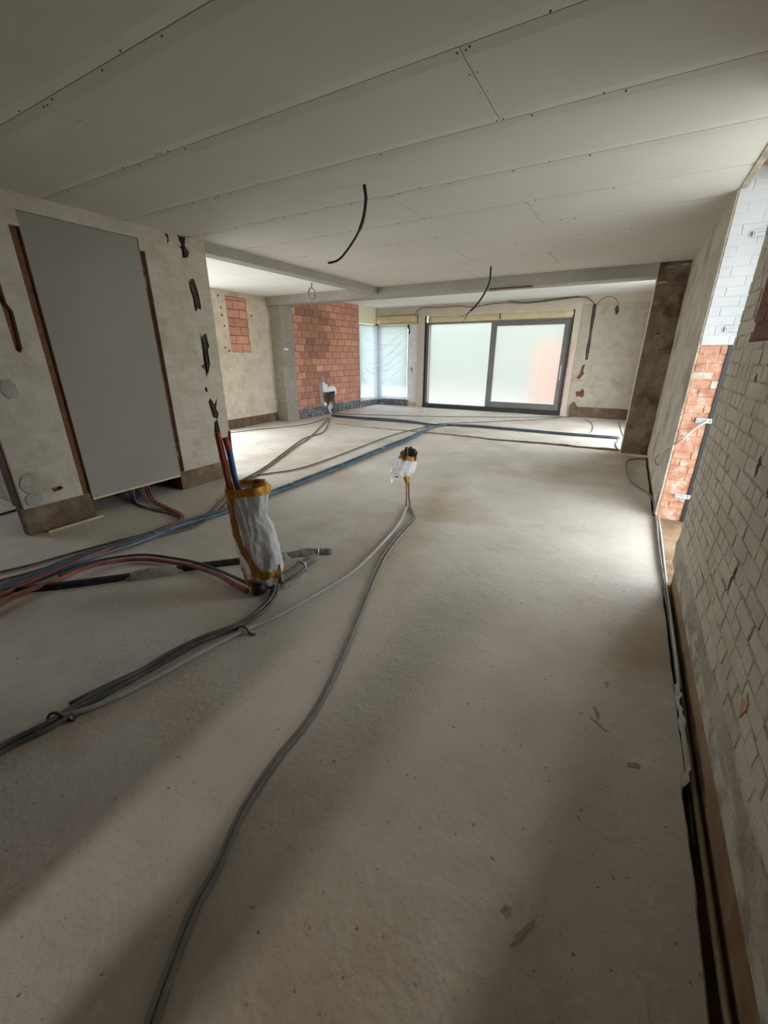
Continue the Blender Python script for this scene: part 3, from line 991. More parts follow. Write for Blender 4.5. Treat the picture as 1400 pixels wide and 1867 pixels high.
# creased plastic sheet, taped round the corner
SHEET = empty('plastic_sheet', (-6.45, 10.95, .2))
tag(SHEET, 'creased clear plastic sheet stretched across the corner window', 'plastic sheet')
L1, L2 = .92, .965
def crease(s, v):
    """Folds of the sheet: s along the sheet in metres, v height."""
    d = .0
    for (s0, v0, s1, v1, sag, a, w) in (
            (.02, 1.72, 1.82, 2.02, .42, .016, .022), (.02, 2.05, 1.83, 1.72, .30, .013, .02), (.0, 1.50, 1.82, 1.86, .62, .017, .022),
            (.3, 1.15, 1.82, 1.52, .34, .016, .02), (.1, 1.12, 1.80, 1.62, .52, .013, .02), (.35, .95, 1.82, 1.30, .26, .012, .018),
            (.05, 1.05, 1.5, 1.0, .10, .014, .02), (.05, .80, .95, .35, .02, .015, .018), (.12, .62, .9, .28, .0, .012, .018),
            (.0, 2.0, .7, 1.80, .1, .012, .018), (.6, 1.3, 1.82, 1.74, .2, .010, .016), (.9, .62, 1.8, 1.12, .16, .011, .018), (.9, 1.95, 1.8, 2.02, .04, .008, .016)):
        if s < s0 or s > s1: continue
        t = (s - s0) / (s1 - s0)
        c = v0 + (v1 - v0) * t - sag * 4 * t * (1 - t) * (1 - .35 * t)
        d += a * math.exp(-((v - c) / w) ** 2) * min(1, 6 * t, 6 * (1 - t) + .3)
    return d * 1.7 + .006 * fbm(s * 2, v * 2, 3, 1.2, 2)
def sheet(u, v):
    s = (L1 + L2) * u
    z = .14 + 2.02 * v
    d = crease(s, z)
    corner = math.exp(-((s - L1) / .10) ** 2) * .035
    if s < L1:
        return (-6.468 + d + corner, 10.04 + s, z)
    return (-6.44 + (s - L1), 10.955 - d - corner * .8, z)
mb = MB()
mb.grid(sheet, 150, 130)
under(mb.build('sheet', M['sheet'], None, True), SHEET)
tp = MB().box(-6.475, -6.462, 10.032, 10.045, .15, 2.15)
under(tp.build('edge_tape', M['white_plastic']), SHEET)

# black damp membrane along the foot of the terracotta wall and round the corner
def membrane(name, fn, nu, label):
    mb = MB()
    mb.grid(fn, nu, 10)
    tag(mb.build(name, M['membrane'], None, True), label, 'membrane')
def mem1(u, v):
    y = 7.38 + 2.72 * u
    bul = .035 + .03 * fbm(y * 2.2, v * 1.6, 1, 2.4) + .014 * abs(fbm(y * 7, v * 4, 8, 2.0, 2))
    z = .002 + v * (.205 + .022 * fbm(y, 2, 2, 4))
    return (XB + .008 + bul * (1.15 - v) + .03 * max(0, .25 - v), y, z)
membrane('damp_membrane', mem1, 260, 'crumpled black damp membrane at the foot of the terracotta wall')
def mem2(u, v):
    s = 1.88 * u
    d = .02 + .014 * fbm(s * 2.5, v, 5, 2.4)
    z = .002 + .165 * v
    if s < .84: return (XB + .014 + d * (1.1 - v), 10.11 + s, z)
    return (-6.46 + (s - .84) * .99, 10.955 - d * (1.1 - v), z)
membrane('damp_membrane', mem2, 90, 'greyish damp membrane folded under the corner window')

# unseen windows, bare frames: side bay one widened, others added to bring in light
def frame_x(name, x, y0, y1, z0, z1, label):
    mb = MB()
    w = .06
    mb.box(x, x + .07, y0, y0 + w, z0, z1).box(x, x + .07, y1 - w, y1, z0, z1)
    mb.box(x, x + .07, y0 + w, y1 - w, z0, z0 + w).box(x, x + .07, y0 + w, y1 - w, z1 - w, z1)
    struct(mb.build(name, M['frame'], None, bevel=.004), label, 'window')
frame_x('window_2', -6.93, 1.9, 5.4, .05, 2.45, 'unseen anthracite window frame in the side bay wall, widened for more light')
frame_x('window_4', .76, 7.5, 9.6, .15, 2.45, 'unseen anthracite window frame added behind the column to light the far floor')
frame_x('window_3', -6.93, -.15, .75, .9, 2.1, 'small unseen anthracite window frame added to light the hall')
gd = MB().box(.74, .82, 2.92, 2.98, .02, 2.6).box(.74, .82, 4.20, 4.256, .02, 2.6).box(.74, .82, 2.98, 4.20, 2.53, 2.6)
struct(gd.build('door_2', M['frame'], None, bevel=.004), 'anthracite frame of the garden door in the right wall', 'door')

# unseen light and lamp body added behind the camera to stripe the floor
wl_ = empty('stripe_light_rig', (-.9, -4.5, 0))
tag(wl_, 'unseen light on a stand added behind the camera for the floor stripes', 'added light')
MB().tube([(0, 0, .0), (0, 0, 1.66)], .016, 8).build('stand', M['frame'], wl_, True)
for k in range(3):
    a = k * 2 * PI / 3
    MB().tube([(0, 0, .5), (.35 * math.cos(a), .35 * math.sin(a), .01)], .010, 6).build('leg', M['frame'], wl_, True)
MB().box(-.19, .19, -.10, -.02, 1.66, 1.92).build('housing', M['frame'], wl_, bevel=.01)
ld = bpy.data.lights.new('stripe_light', 'AREA')
ld.shape = 'RECTANGLE'
ld.size, ld.size_y = .30, .20
ld.energy = 100
ld.color = (1.0, .93, .89)
lo = bpy.data.objects.new('stripe_light', ld)
COL.objects.link(lo)
lo.parent = wl_
lo.location = (0, 0, 1.80)
lo.rotation_euler = (PI / 2 - .12, 0, 0)

# ================================================================== garden
gp = MB().box(-40, 40, -30, 60, -.6, -.215).build('ground', M['lawn'])
struct(gp, 'garden ground around the house', 'ground')
pv = MB().box(-9, 3, 11.4, 14.2, -.22, -.10).build('terrace', M['paving'])
struct(pv, 'pale paved terrace outside the sliding door', 'terrace')
def hedge(x0, x1, y, h, seed):
    mb = MB()
    mb.grid(lambda u, v: (x0 + (x1 - x0) * u, y + .5 * math.sin(v * PI) * -1 + .25 * fbm(u * 14, v * 4, seed, 1.2), -.25 + h * math.sin(min(1, v * 1.6) * PI / 2) + .15 * fbm(u * 20, v * 3, seed, 1)), 60, 14)
    mb.grid(lambda u, v: (x0 + (x1 - x0) * u, y + 1.4 * v, -.25 + h - .2 * v), 10, 2)
    return mb.build('hedge', M['hedge'], None, True)
tag(hedge(-18, 8, 21, 3.4, 2), 'green garden hedge blurred behind the filmed sliding door', 'hedge')
ow = MB().box(-2.75, -1.7, 14.6, 14.9, -.3, 1.75).build('garden_screen', M['orange_wall'], None, bevel=.02)
tag(ow, 'orange garden screen glimpsed through the right hand door pane', 'screen')

# ================================================================== electrics on the walls
# socket niche in the terracotta wall
nz = empty('socket_niche', (XB, 8.6, .2))
tag(nz, 'chiselled socket niche with white plaster splashes on the terracotta wall', 'socket niche')
def wallplate(poly, d0, d1, name, mat, label=None):
    o = MB().prism(poly, lambda u, v: (XB + d1, u, v), lambda u, v: (XB + d0, u, v)).build(name, mat, None, bevel=.003)
    under(o, nz)
    if label: o['label'] = label
wallplate([(8.35, .76), (8.40, .74), (8.44, .80), (8.47, .70), (8.55, .72), (8.56, .62), (8.70, .66), (8.85, .64), (8.93, .58), (8.92, .47), (8.85, .43), (8.84, .52), (8.66, .52), (8.55, .50), (8.47, .53), (8.37, .54)], -.01, .022, 'plaster_splash', M['white_plastic'], 'white plaster splash')
wallplate([(8.45, .52), (8.84, .53), (8.85, .36), (8.80, .26), (8.66, .30), (8.55, .22), (8.47, .28), (8.40, .42)], -.01, .012, 'dark_niche', M['dark_core'])
for k in range(4):
    y = 8.52 + .085 * k
    under(MB().box(XB + .012, XB + .03, y, y + .07, .455, .525).build('socket_box', M['frame_black'], None, bevel=.004), nz)
wallplate(ragged(8.62, .12, .10, .14, 12, 3), .01, .06, 'plaster_splash', M['white_plastic'])
wallplate(ragged(8.68, .06, .05, .07, 10, 5), .05, .075, 'broken_brick', M['red_core'])
wallplate(ragged(8.40, .24, .06, .05, 9, 6), .0, .05, 'plaster_splash', M['white_plastic'])
wallplate([(8.23, .74), (8.33, .76), (8.37, .50), (8.40, .22), (8.28, .20), (8.25, .45)], -.005, .006, 'cement_patch', M['cement_lump'])
wallplate(ragged(8.40, .86, .07, .10, 10, 7, .2), -.005, .006, 'cement_patch', M['cement_lump'])
for k in range(4):
    y = 8.55 + .05 * k
    p = spline([(XB + .03, y, .47), (XB + .09, y + .02, .30), (XB + .12, y - .02 + .03 * k, .15), (XB + .16 + .05 * k, y - .1, .02)], 5)
    under(MB().tube(p, .008, 6).build('wire', M['cable_dark'], None, True), nz)

def cable(name, pts, r, mat, label, cat='cable', group=None, n=6, seg=8):
    o = MB().tube(spline(pts, n), r, seg).build(name, M[mat], None, True)
    return tag(o, label, cat, group)


Y = 10.965
FARC = [(-5.277, 2.22), (-5.28, 2.384), (-5.076, 2.547), (-4.606, 2.538), (-4.082, 2.551), (-3.69, 2.507), (-3.169, 2.554), (-2.772, 2.557), (-2.386, 2.526),
        (-1.899, 2.546), (-1.551, 2.571), (-1.213, 2.585), (-1.038, 2.532), (-.912, 2.40), (-.905, 2.1), (-.90, 1.7), (-.90, 1.30)]
cable('wall_cable', [(x, Y + (.012 if z < 2.42 and x > -2 else 0), z) for x, z in FARC], .009, 'cable_dark', 'dark cable pinned along the top of the end wall above the door')
cable('wall_cable', [(-2.80, Y - .01, 2.60), (-2.62, Y - .015, 2.565), (-2.40, Y - .018, 2.54), (-1.6, Y - .016, 2.585), (-1.25, Y - .016, 2.600)], .009, 'cable_dark', 'second dark cable leaving the ceiling above the right door pane')
cable('wall_cable', [(-.87, 10.975, 2.43), (-.816, 10.95, 2.498), (-.719, 10.94, 2.556), (-.579, 10.94, 2.538), (-.457, 10.95, 2.436), (-.465, 10.955, 2.34)], .006, 'cable_dark', 'thin dark cable arching above the cream brick by the column')
o = MB().prism(ragged(-.465, 2.30, .04, .075, 10, 4, .3), lambda u, v: (u, 10.955, v), lambda u, v: (u, 10.985, v)).build('wall_box', M['frame_black'])
tag(o, 'small black wall box hanging under the arching thin cable', 'wall box')

# window anchors on the far jamb of the garden door
def anchor(x, z, label, y=4.246):
    a = empty('frame_anchor', (x, y, z))
    tag(a, label, 'anchor', 'steel anchors of the garden door frame')
    o = MB().box(-.055, .075, -.002, .002, -.019, .019).build('plate', M['anchor'], a, bevel=.001)
    for (x0, x1, z0, z1) in ((-.047, -.043, -.012, .012), (-.036, .022, .008, .010), (-.034, .018, .002, .004), (-.036, .022, -.012, -.010), (.034, .042, -.010, .010)):
        MB().box(x0, x1, -.0035, -.0018, z0, z1).build('print_line', M['print_dark'], a)
    MB().box(.060, .15, -.012, .002, -.015, .015).build('bent_end', M['steel'], a)
anchor(.640, 2.195, 'white frame anchor near the top of the white painted jamb', 4.238)
anchor(.630, 1.58, 'white frame anchor just above the orange brick of the jamb', 4.238)
anchor(.605, .893, 'white frame anchor on orange brick where the pale cable starts')
anchor(.600, .237, 'lowest white frame anchor close to the threshold')
WC = [(.626, 4.232, .895), (.548, 4.2, .825), (.469, 4.22, .705), (.406, 4.7, .517), (.387, 4.9, .402), (.41, 4.95, .350), (.428, 4.97, .335)]
cable('pale_conduit', WC, .0075, 'cable_pale', 'pale conduit looping from a jamb anchor to the render beside the column')

# ================================================================== ceiling cables
RX, RY = math.cos(YAW), math.sin(YAW)
def hang(b, offs):
    return [(b[0] + RX * u, b[1] + RY * u, z) for u, z in offs]
c1 = hang((-1.806, 2.905), [(0, 2.50), (.004, 2.46), (.01, 2.398), (-.011, 2.286), (-.06, 2.188), (-.141, 2.087), (-.20, 2.037), (-.271, 2.019)])
p = spline(c1, 6)
o = MB().tube(p, [.0115 if i < 22 else .0075 for i in range(len(p))], 8).build('ceiling_cable', M['cable_black'], None, True)
tag(o, 'black cable hanging in a long curve from the ceiling, nearest one', 'cable')
cc = empty('ceiling_cable', (-1.835, 6.093, ZC))
tag(cc, 'black cable hanging from the ceiling just before the cross beam', 'cable')
p = spline(hang((-1.835, 6.093), [(0, 2.50), (0, 2.45), (-.005, 2.30), (-.078, 2.136), (-.179, 2.003), (-.235, 1.955)]), 6)
under(MB().tube(p, .0125, 8).build('sheath', M['cable_black'], None, True), cc)
for k, (du, dz) in enumerate(((-.29, 1.86), (-.33, 1.81), (-.36, 1.88))):
    under(MB().tube(spline(hang((-1.835, 6.093), [(-.233, 1.957), (-.26 - .01 * k, 1.92), (du, dz)]), 5), .004, 5).build('wire', M['cable_dark'], None, True), cc)
cl = []
for i in range(30):
    a = i / 29 * 2 * PI * 1.9
    cl.append((-.012 + .055 * math.sin(a) * 1.0, 2.335 + .088 * math.cos(a), .012 * a / PI))
pts = [(0, 2.51, 0), (.0, 2.46, 0)] + cl
cable('cable_coil', [(-4.776 + RX * u - RY * d, 6.01 + RY * u + RX * d, z) for u, z, d in pts], .0085, 'cable_grey', 'grey cable coil hanging from the white ceiling of the side bay', n=3)

# ================================================================== things on the floor
FL = {
    'pale': [(-1.65, 3.349), (-1.524, 2.947), (-1.455, 2.561), (-1.402, 2.082), (-1.426, 1.797), (-1.467, 1.529), (-1.496, 1.377), (-1.56, 1.196), (-1.616, 0.935), (-1.66, 0.688), (-1.718, 0.523), (-1.778, 0.438), (-1.809, 0.337), (-1.836, 0.261), (-1.856, 0.202)],
    'grey': [(-1.657, 3.399), (-1.474, 3.154), (-1.434, 2.887), (-1.385, 2.543), (-1.309, 2.225), (-1.17, 1.819), (-0.99, 1.304), (-0.898, 0.976), (-0.88, 0.731), (-0.85, 0.548), (-0.793, 0.404), (-0.767, 0.302), (-0.721, 0.206), (-0.678, 0.123), (-0.654, 0.089)],
    'grey2': [(-1.643, 3.407), (-1.448, 3.123), (-1.411, 2.873), (-1.361, 2.534), (-1.284, 2.221), (-1.151, 1.816), (-0.976, 1.303), (-0.884, 0.977), (-0.866, 0.732), (-0.835, 0.549), (-0.779, 0.406), (-0.752, 0.304), (-0.706, 0.21), (-0.661, 0.132), (-0.635, 0.096)],
    'darka': [(-1.759, 1.693), (-1.662, 1.575), (-1.598, 1.429), (-1.591, 1.311), (-1.609, 1.221), (-1.66, 1.066), (-1.716, 0.857), (-1.78, 0.634), (-1.812, 0.49)],
    'darkb': [(-1.762, 1.676), (-1.666, 1.551), (-1.614, 1.401), (-1.611, 1.282), (-1.628, 1.2), (-1.693, 1.058), (-1.728, 0.894), (-1.736, 0.733), (-1.774, 0.562), (-1.777, 0.408), (-1.798, 0.315), (-1.807, 0.251), (-1.821, 0.191)],
    'darkc': [(-1.774, 1.669), (-1.675, 1.532), (-1.628, 1.381), (-1.621, 1.26), (-1.646, 1.179), (-1.68, 1.015), (-1.715, 0.773), (-1.742, 0.591), (-1.753, 0.398), (-1.78, 0.309), (-1.79, 0.245), (-1.805, 0.186)],
    'blue1': [(-3.152, 0.638), (-3.199, 0.908), (-3.218, 1.217), (-3.163, 1.59), (-3.137, 1.961), (-3.059, 2.364), (-3.066, 2.901), (-3.061, 3.561), (-3.072, 4.499), (-3.101, 5.46), (-3.137, 6.505), (-3.277, 7.673), (-3.139, 8.221), (-2.619, 8.276), (-1.946, 8.282), (-1.117, 8.268), (-0.547, 8.273), (0.036, 8.307)],
    'blue2': [(-3.198, 0.653), (-3.241, 0.925), (-3.265, 1.24), (-3.214, 1.621), (-3.192, 2.0), (-3.117, 2.413), (-3.118, 2.954), (-3.134, 3.649), (-3.157, 4.626), (-3.2, 5.633), (-3.224, 6.572), (-3.295, 7.443), (-3.377, 7.846), (-3.653, 8.096), (-4.061, 8.124), (-4.597, 8.092), (-5.317, 8.068), (-6.019, 8.082)],
    'navy1': [(-3.21, 8.181), (-2.664, 8.41), (-1.978, 8.411), (-1.136, 8.391), (-0.558, 8.392), (0.05, 8.432)],
    'navy2': [(-6.132, 8.235), (-5.414, 8.216), (-4.72, 8.309), (-4.078, 8.294), (-3.47, 8.116), (-3.29, 8.136), (-2.963, 8.24)],
    'thin1': [(-6.189, 8.314), (-4.939, 8.695), (-3.947, 9.049), (-3.127, 9.413), (-1.989, 9.959), (-1.001, 10.62)],
    'thin2': [(-3.318, 8.203), (-2.859, 8.632), (-2.386, 9.076), (-1.608, 9.884), (-1.001, 10.827)],
    'cross': [(-3.749, 3.07), (-3.756, 3.46), (-3.533, 3.911), (-3.501, 4.578), (-3.551, 5.53), (-3.59, 6.733), (-3.469, 7.564), (-3.346, 8.27)],
    'outa': [(-5.902, 7.836), (-4.923, 6.307), (-4.815, 5.609), (-4.36, 4.613), (-3.944, 3.74), (-3.752, 3.194), (-3.487, 2.765), (-3.205, 2.297), (-3.096, 1.984), (-3.266, 1.652), (-3.373, 1.292), (-3.433, 1.001), (-3.507, 0.782)],
    'outb': [(-5.883, 7.747), (-4.796, 5.738), (-4.479, 5.002), (-4.025, 4.027), (-3.667, 3.216), (-3.408, 2.769), (-3.125, 2.294), (-3.033, 1.965), (-3.174, 1.619), (-3.275, 1.245), (-3.312, 0.953), (-3.364, 0.734)],
    'outc': [(-6.0, 7.883), (-5.8, 6.877), (-6.066, 6.164), (-6.259, 5.759), (-6.414, 5.325)],
    'crack': [(-5.312, 7.239), (-4.095, 7.208), (-3.149, 7.247), (-2.274, 7.231), (-1.857, 7.174), (-0.956, 7.253), (-0.451, 7.242), (0.032, 7.285)],
    'red': [(-2.966, 0.602), (-3.007, 0.72), (-3.008, 0.832), (-2.993, 0.961), (-3.017, 1.12), (-2.959, 1.27), (-2.804, 1.414), (-2.594, 1.486), (-2.356, 1.531), (-2.133, 1.53), (-1.94, 1.498), (-1.815, 1.481)],
    'redblue': [(-3.024, 0.991), (-3.042, 1.15), (-2.993, 1.288), (-2.845, 1.439), (-2.632, 1.512), (-2.383, 1.56), (-2.14, 1.559), (-1.941, 1.543), (-1.823, 1.534)],
    'drain1': [(-3.2, 0.68), (-3.099, 0.81), (-2.916, 0.974), (-2.657, 1.249), (-2.417, 1.532), (-2.185, 1.766), (-1.986, 1.947), (-1.862, 2.109), (-1.713, 2.204)],
    'drain2': [(-1.793, 1.551), (-1.755, 1.649), (-1.738, 1.787), (-1.747, 1.921), (-1.742, 2.056)],
    'hose0': [(-4.341, 2.238), (-4.097, 2.122), (-3.826, 2.096), (-3.582, 2.133), (-3.36, 2.098), (-3.237, 1.989), (-3.214, 1.809), (-3.239, 1.547), (-3.237, 1.226), (-3.224, 0.918), (-3.184, 0.675)],
    'hose1': [(-4.322, 2.419), (-3.966, 2.253), (-3.664, 2.188), (-3.392, 2.143), (-3.238, 2.061), (-3.178, 1.937), (-3.169, 1.732), (-3.197, 1.48), (-3.189, 1.167), (-3.166, 0.894), (-3.131, 0.657)],
    'hose2': [(-4.288, 2.374), (-3.933, 2.215), (-3.659, 2.156), (-3.385, 2.115), (-3.244, 2.043), (-3.181, 1.908), (-3.168, 1.707), (-3.185, 1.432), (-3.169, 1.123), (-3.125, 0.878), (-3.093, 0.645)],
    'hose3': [(-4.352, 2.274), (-4.041, 2.117), (-3.737, 2.095), (-3.498, 2.115), (-3.295, 2.073), (-3.186, 1.975), (-3.184, 1.839), (-3.191, 1.563), (-3.193, 1.242), (-3.199, 0.908), (-3.169, 0.67)],
    'hose4': [(-3.121, 1.797), (-3.122, 1.522), (-3.167, 1.266), (-3.172, 1.023), (-3.177, 0.81), (-3.169, 0.67)],
    'hose5': [(-3.187, 1.891), (-3.214, 1.621), (-3.245, 1.344), (-3.243, 1.054), (-3.234, 0.832), (-3.224, 0.688)],
    'hose6': [(-3.114, 1.892), (-3.125, 1.612), (-3.171, 1.345), (-3.157, 1.049), (-3.153, 0.801), (-3.131, 0.657)],
    'leftfloor': [(-4.877, 1.236), (-4.858, 1.31), (-4.887, 1.476), (-4.928, 1.595)],
    'rfloor': [(0.489, 6.844), (0.312, 6.744), (0.198, 6.532), (0.191, 5.995), (0.237, 5.46), (0.344, 5.159), (0.423, 4.986), (0.448, 4.576), (0.452, 4.027), (0.45, 3.529), (0.445, 3.13), (0.442, 2.735)],
    'rwhite': [(0.467, 6.544), (0.466, 5.539), (0.464, 4.77), (0.467, 4.18), (0.461, 3.536), (0.453, 3.049), (0.45, 2.671), (0.449, 2.215), (0.445, 1.876)],
    'colloop': [(0.068, 8.383), (0.017, 7.806), (0.061, 7.346), (0.125, 7.204)],
    'colthin': [(-0.705, 10.59), (-0.516, 10.05), (-0.429, 9.143), (-0.454, 8.711)],
    'colthin2': [(-0.001, 10.52), (0.066, 9.352), (0.115, 8.65)],
    'clipA': [(-1.563, 1.226), (-1.495, 1.211)],
    'clipB': [(-1.812, 0.419)],
    'lath': [(-3.986, 1.344), (-4.03, 1.764)],
}
# run the cables that leave the photograph on to the wall behind the camera
for k_ in ('pale', 'darkb', 'darkc'):
    x_, y_ = FL[k_][-1]
    FL[k_] += [(x_ - .06, y_ - .25), (x_ - .10, y_ - .6), (x_ - .08, y_ - .80)]
for k_ in ('grey', 'grey2'):
    x_, y_ = FL[k_][-1]
    FL[k_] += [(x_ + .07, y_ - .18), (x_ + .12, y_ - .5), (x_ + .13, y_ - .85)]
for k_ in ('blue1', 'blue2', 'outa', 'outb', 'hose0', 'hose1', 'hose2', 'hose3', 'hose4', 'hose5', 'hose6', 'red', 'drain1'):
    x_, y_ = FL[k_][0] if k_ in ('blue1', 'blue2', 'red', 'drain1') else FL[k_][-1]
    ext = [(x_ + .03, y_ - .35), (x_ + .05, y_ - .75), (x_ + .05, -.66)]
    if k_ in ('blue1', 'blue2', 'red', 'drain1'): FL[k_] = ext[::-1] + FL[k_]
    else: FL[k_] += ext


def floor_cable(key, r, mat, label, name='floor_cable', cat='cable', lift=0.0, n=6, ends=None, seg=8):
    pts = [(x, y, r + .002 + lift) for x, y in FL[key]]
    if ends: pts = ends(pts)
    return cable(name, pts, r, mat, label, cat, n=n, seg=seg)


floor_cable('pale', .0115, 'cable_pale', 'pale grey conduit running from the wrapped upright to the lower left', 'floor_conduit', 'conduit')
floor_cable('grey', .0085, 'cable_grey', 'long grey conduit snaking to the bottom edge, left one of the pair', 'floor_conduit', 'conduit')
floor_cable('grey2', .0080, 'cable_grey', 'long grey conduit snaking to the bottom edge, right one of the pair', 'floor_conduit', 'conduit')
rise = lambda pts: [(pts[0][0] - .012, pts[0][1] + .02, .13), (pts[0][0], pts[0][1] + .01, .07)] + pts[1:]
floor_cable('darka', .010, 'cable_dark', 'dark conduit from the wrapped pipes, upper of three, ending halfway', 'floor_conduit', 'conduit', ends=rise, lift=.006)
floor_cable('darkb', .010, 'cable_dark', 'dark conduit from the wrapped pipes, middle of three', 'floor_conduit', 'conduit', ends=rise, lift=.012)
floor_cable('darkc', .011, 'cable_dark', 'dark conduit from the wrapped pipes, lowest of three', 'floor_conduit', 'conduit', ends=rise)
FL['navyr'] = FL['blue1'][15:]; FL['blue1'] = FL['blue1'][:16]
FL['navyl'] = FL['blue2'][15:]; FL['blue2'] = FL['blue2'][:16]
floor_cable('navyr', .0175, 'navy', 'dark continuation of the blue pipe towards the column', 'sleeved_pipe', 'pipe')
floor_cable('navyl', .0175, 'navy', 'dark continuation of the blue pipe towards the socket niche', 'sleeved_pipe', 'pipe')
floor_cable('blue1', .0185, 'blue_pipe', 'dusty blue sleeved pipe across the room, right one of the pair', 'sleeved_pipe', 'pipe')
PB2 = floor_cable('blue2', .0185, 'blue_pipe', 'dusty blue sleeved pipe across the room, left one of the pair', 'sleeved_pipe', 'pipe')
for (x, y) in ((-3.09, 2.55), (-3.095, 3.35), (-3.115, 4.35), (-3.15, 5.5), (-3.19, 6.6), (-3.17, 1.75)):
    ring = [(x + .047 * math.cos(t * PI / 8), y + .004 * math.sin(t), .0205 + .0215 * math.sin(t * PI / 8)) for t in range(17)]
    MB().tube(ring, .0032, 5).build('cable_tie', M['white_plastic'], PB2, True)
floor_cable('navy1', .016, 'navy', 'dark sleeved pipe running straight to the foot of the column', 'sleeved_pipe', 'pipe')
floor_cable('navy2', .016, 'navy', 'dark sleeved pipe running straight to the socket niche', 'sleeved_pipe', 'pipe')
floor_cable('thin1', .008, 'cable_dark', 'thin dark cable closest to the windows, crossing the floor', lift=.03)
floor_cable('thin2', .008, 'cable_dark', 'thin dark cable leading to the broken corner right of the door', lift=.02)
floor_cable('cross', .009, 'cable_brown', 'single brown cable curving beside the blue pipes')
floor_cable('outa', .009, 'cable_brown', 'brown cable from the socket niche to the left edge, upper of two')
floor_cable('outb', .009, 'cable_brown', 'brown cable from the socket niche to the left edge, lower of two')
floor_cable('outc', .007, 'cable_dark', 'thin cable lying across the floor of the side bay')
floor_cable('red', .016, 'red_dusty', 'dusty red sleeved pipe looping to the wrapped pipes', 'sleeved_pipe', 'pipe', lift=.012)
floor_cable('redblue', .010, 'navy', 'thin dark blue pipe following the red loop', 'sleeved_pipe', 'pipe', lift=.03)
hm = [('hose0', 'blue_pipe', 'blue hose from under the grey panel, outermost on the left'), ('hose1', 'red_dusty', 'red hose from under the grey panel, outer of two'),
      ('hose2', 'red_dusty', 'red hose from under the grey panel, inner of two'), ('hose3', 'cable_grey', 'grey hose from under the grey panel'),
      ('hose4', 'cable_grey', 'grey hose on top of the bundle at the left edge'), ('hose5', 'cable_dark', 'dark hose in the bundle at the left edge'),
      ('hose6', 'blue_bright', 'bright blue hose on the near side of the left bundle')]
for k, (key, mt, lb_) in enumerate(hm):
    floor_cable(key, .0105, mt, lb_, 'hose', 'hose', lift=.008 * (k % 3),
                ends=(lambda p: [(p[0][0] - .03, p[0][1] + .06, .09), (p[0][0], p[0][1], .05)] + p[1:]) if k < 4 else None)
floor_cable('leftfloor', .008, 'cable_black', 'black cable on the hall floor at the left edge')
floor_cable('rfloor', .008, 'cable_dark', 'dark cable looping out from the column foot along the right wall', lift=.004)
floor_cable('rwhite', .0075, 'cable_pale', 'pale cable along the foot of the right wall', lift=.012)
cable('trench_pipe', [(.462, 5.3, .012), (.455, 4.4, .02), (.447, 3.7, .012), (.452, 3.2, .008), (.456, 2.6, .0), (.458, 2.0, -.012), (.457, 1.4, -.018), (.456, .9, -.014), (.458, .4, -.012), (.458, -.2, -.012)],
      .0095, 'cable_tan', 'long tan pipe lying in the trench along the right wall', 'pipe')
cable('trench_cable', [(.452, 4.9, .02), (.440, 4.2, .026), (.436, 3.5, .022), (.440, 2.8, .02), (.444, 2.2, .012), (.446, 1.7, -.01), (.444, 1.2, -.05)],
      .007, 'cable_dark', 'dark cable tucked in the trench beside the tan pipe')
floor_cable('colloop', .008, 'cable_dark', 'small dark cable loop at the foot of the column')
floor_cable('colthin', .006, 'cable_brown', 'thin brown cable squiggle near the broken wall corner')
floor_cable('colthin2', .006, 'cable_brown', 'thin cable end beside the foot of the column by the windows')

# cable clips
def clip(x, y, ang, label):
    a = empty('cable_clip', (x, y, 0))
    a.rotation_euler = (0, 0, ang)
    tag(a, label, 'clip')
    p = [(-.045, 0, .004)] + [(-.04 + .08 * i / 8, 0, .006 + .034 * math.sin(PI * i / 8) ** .6) for i in range(9)] + [(.05, 0, .004)]
    MB().tube(p, .006, 6).build('strap', M['cable_dark'], a, True)
    MB().box(.042, .075, -.009, .009, 0, .008).build('foot', M['cable_dark'], a, bevel=.002)
    MB().tube([(.058, 0, .004), (.058, 0, .017)], .005, 6).build('nail', M['steel'], a, True)
clip(-1.562, 1.21, .2, 'dark cable clip holding the bundle below the wrapped pipes')
clip(-1.785, .432, .5, 'dark cable clip on the bundle near the left edge')

# ---- drain pipes half buried in the screed
dr = empty('drain_pipe', (-2.4, 1.5, 0))
tag(dr, 'old dark drain pipe set in broken cement from the left edge', 'drain pipe')
P1 = spline([(x, y, .008) for x, y in FL['drain1']], 8)
nq = int(len(P1) * 0.7527)
under(MB().tube(P1[:nq + 1], .030, 12).build('pipe', M['drain_black'], None, True), dr)
under(MB().tube(P1[nq:], .031, 12).build('pipe_casing', M['drain'], None, True), dr)
tq = (P1[-1] - P1[-2]).normalized()
under(MB().tube([P1[-1] - tq * .002, P1[-1] + tq * .002], .023, 12).build('bore', M['cable_black']), dr)
def lump(seq, w, h, name, seed, mat='cement_lump'):
    mb = MB()
    vs, fs = [], []
    m = 9
    for i, q in enumerate(seq):
        t = (seq[min(i + 1, len(seq) - 1)] - seq[max(i - 1, 0)]).normalized()
        nrm = Vector((-t.y, t.x, 0))
        e = min(1.0, 3.0 * i / len(seq) + .25, 3.0 * (len(seq) - 1 - i) / len(seq) + .25)
        for k in range(m):
            a = -1 + 2 * k / (m - 1)
            ww = w * e * (1 + .35 * fbm(q.x, q.y, seed + (k > 4) * 5, 9))
            vs.append(q * 1 + nrm * (a * ww) + Vector((0, 0, -q.z + h * e * (1 - a * a) ** .5 * (1 + .35 * fbm(q.x * 3, k, seed, 2)) - .002)))
    for i in range(len(seq) - 1):
        for k in range(m - 1):
            fs.append((i * m + k, i * m + k + 1, (i + 1) * m + k + 1, (i + 1) * m + k))
    return under(mb.add(vs, fs).build(name, M[mat], None, True), dr)
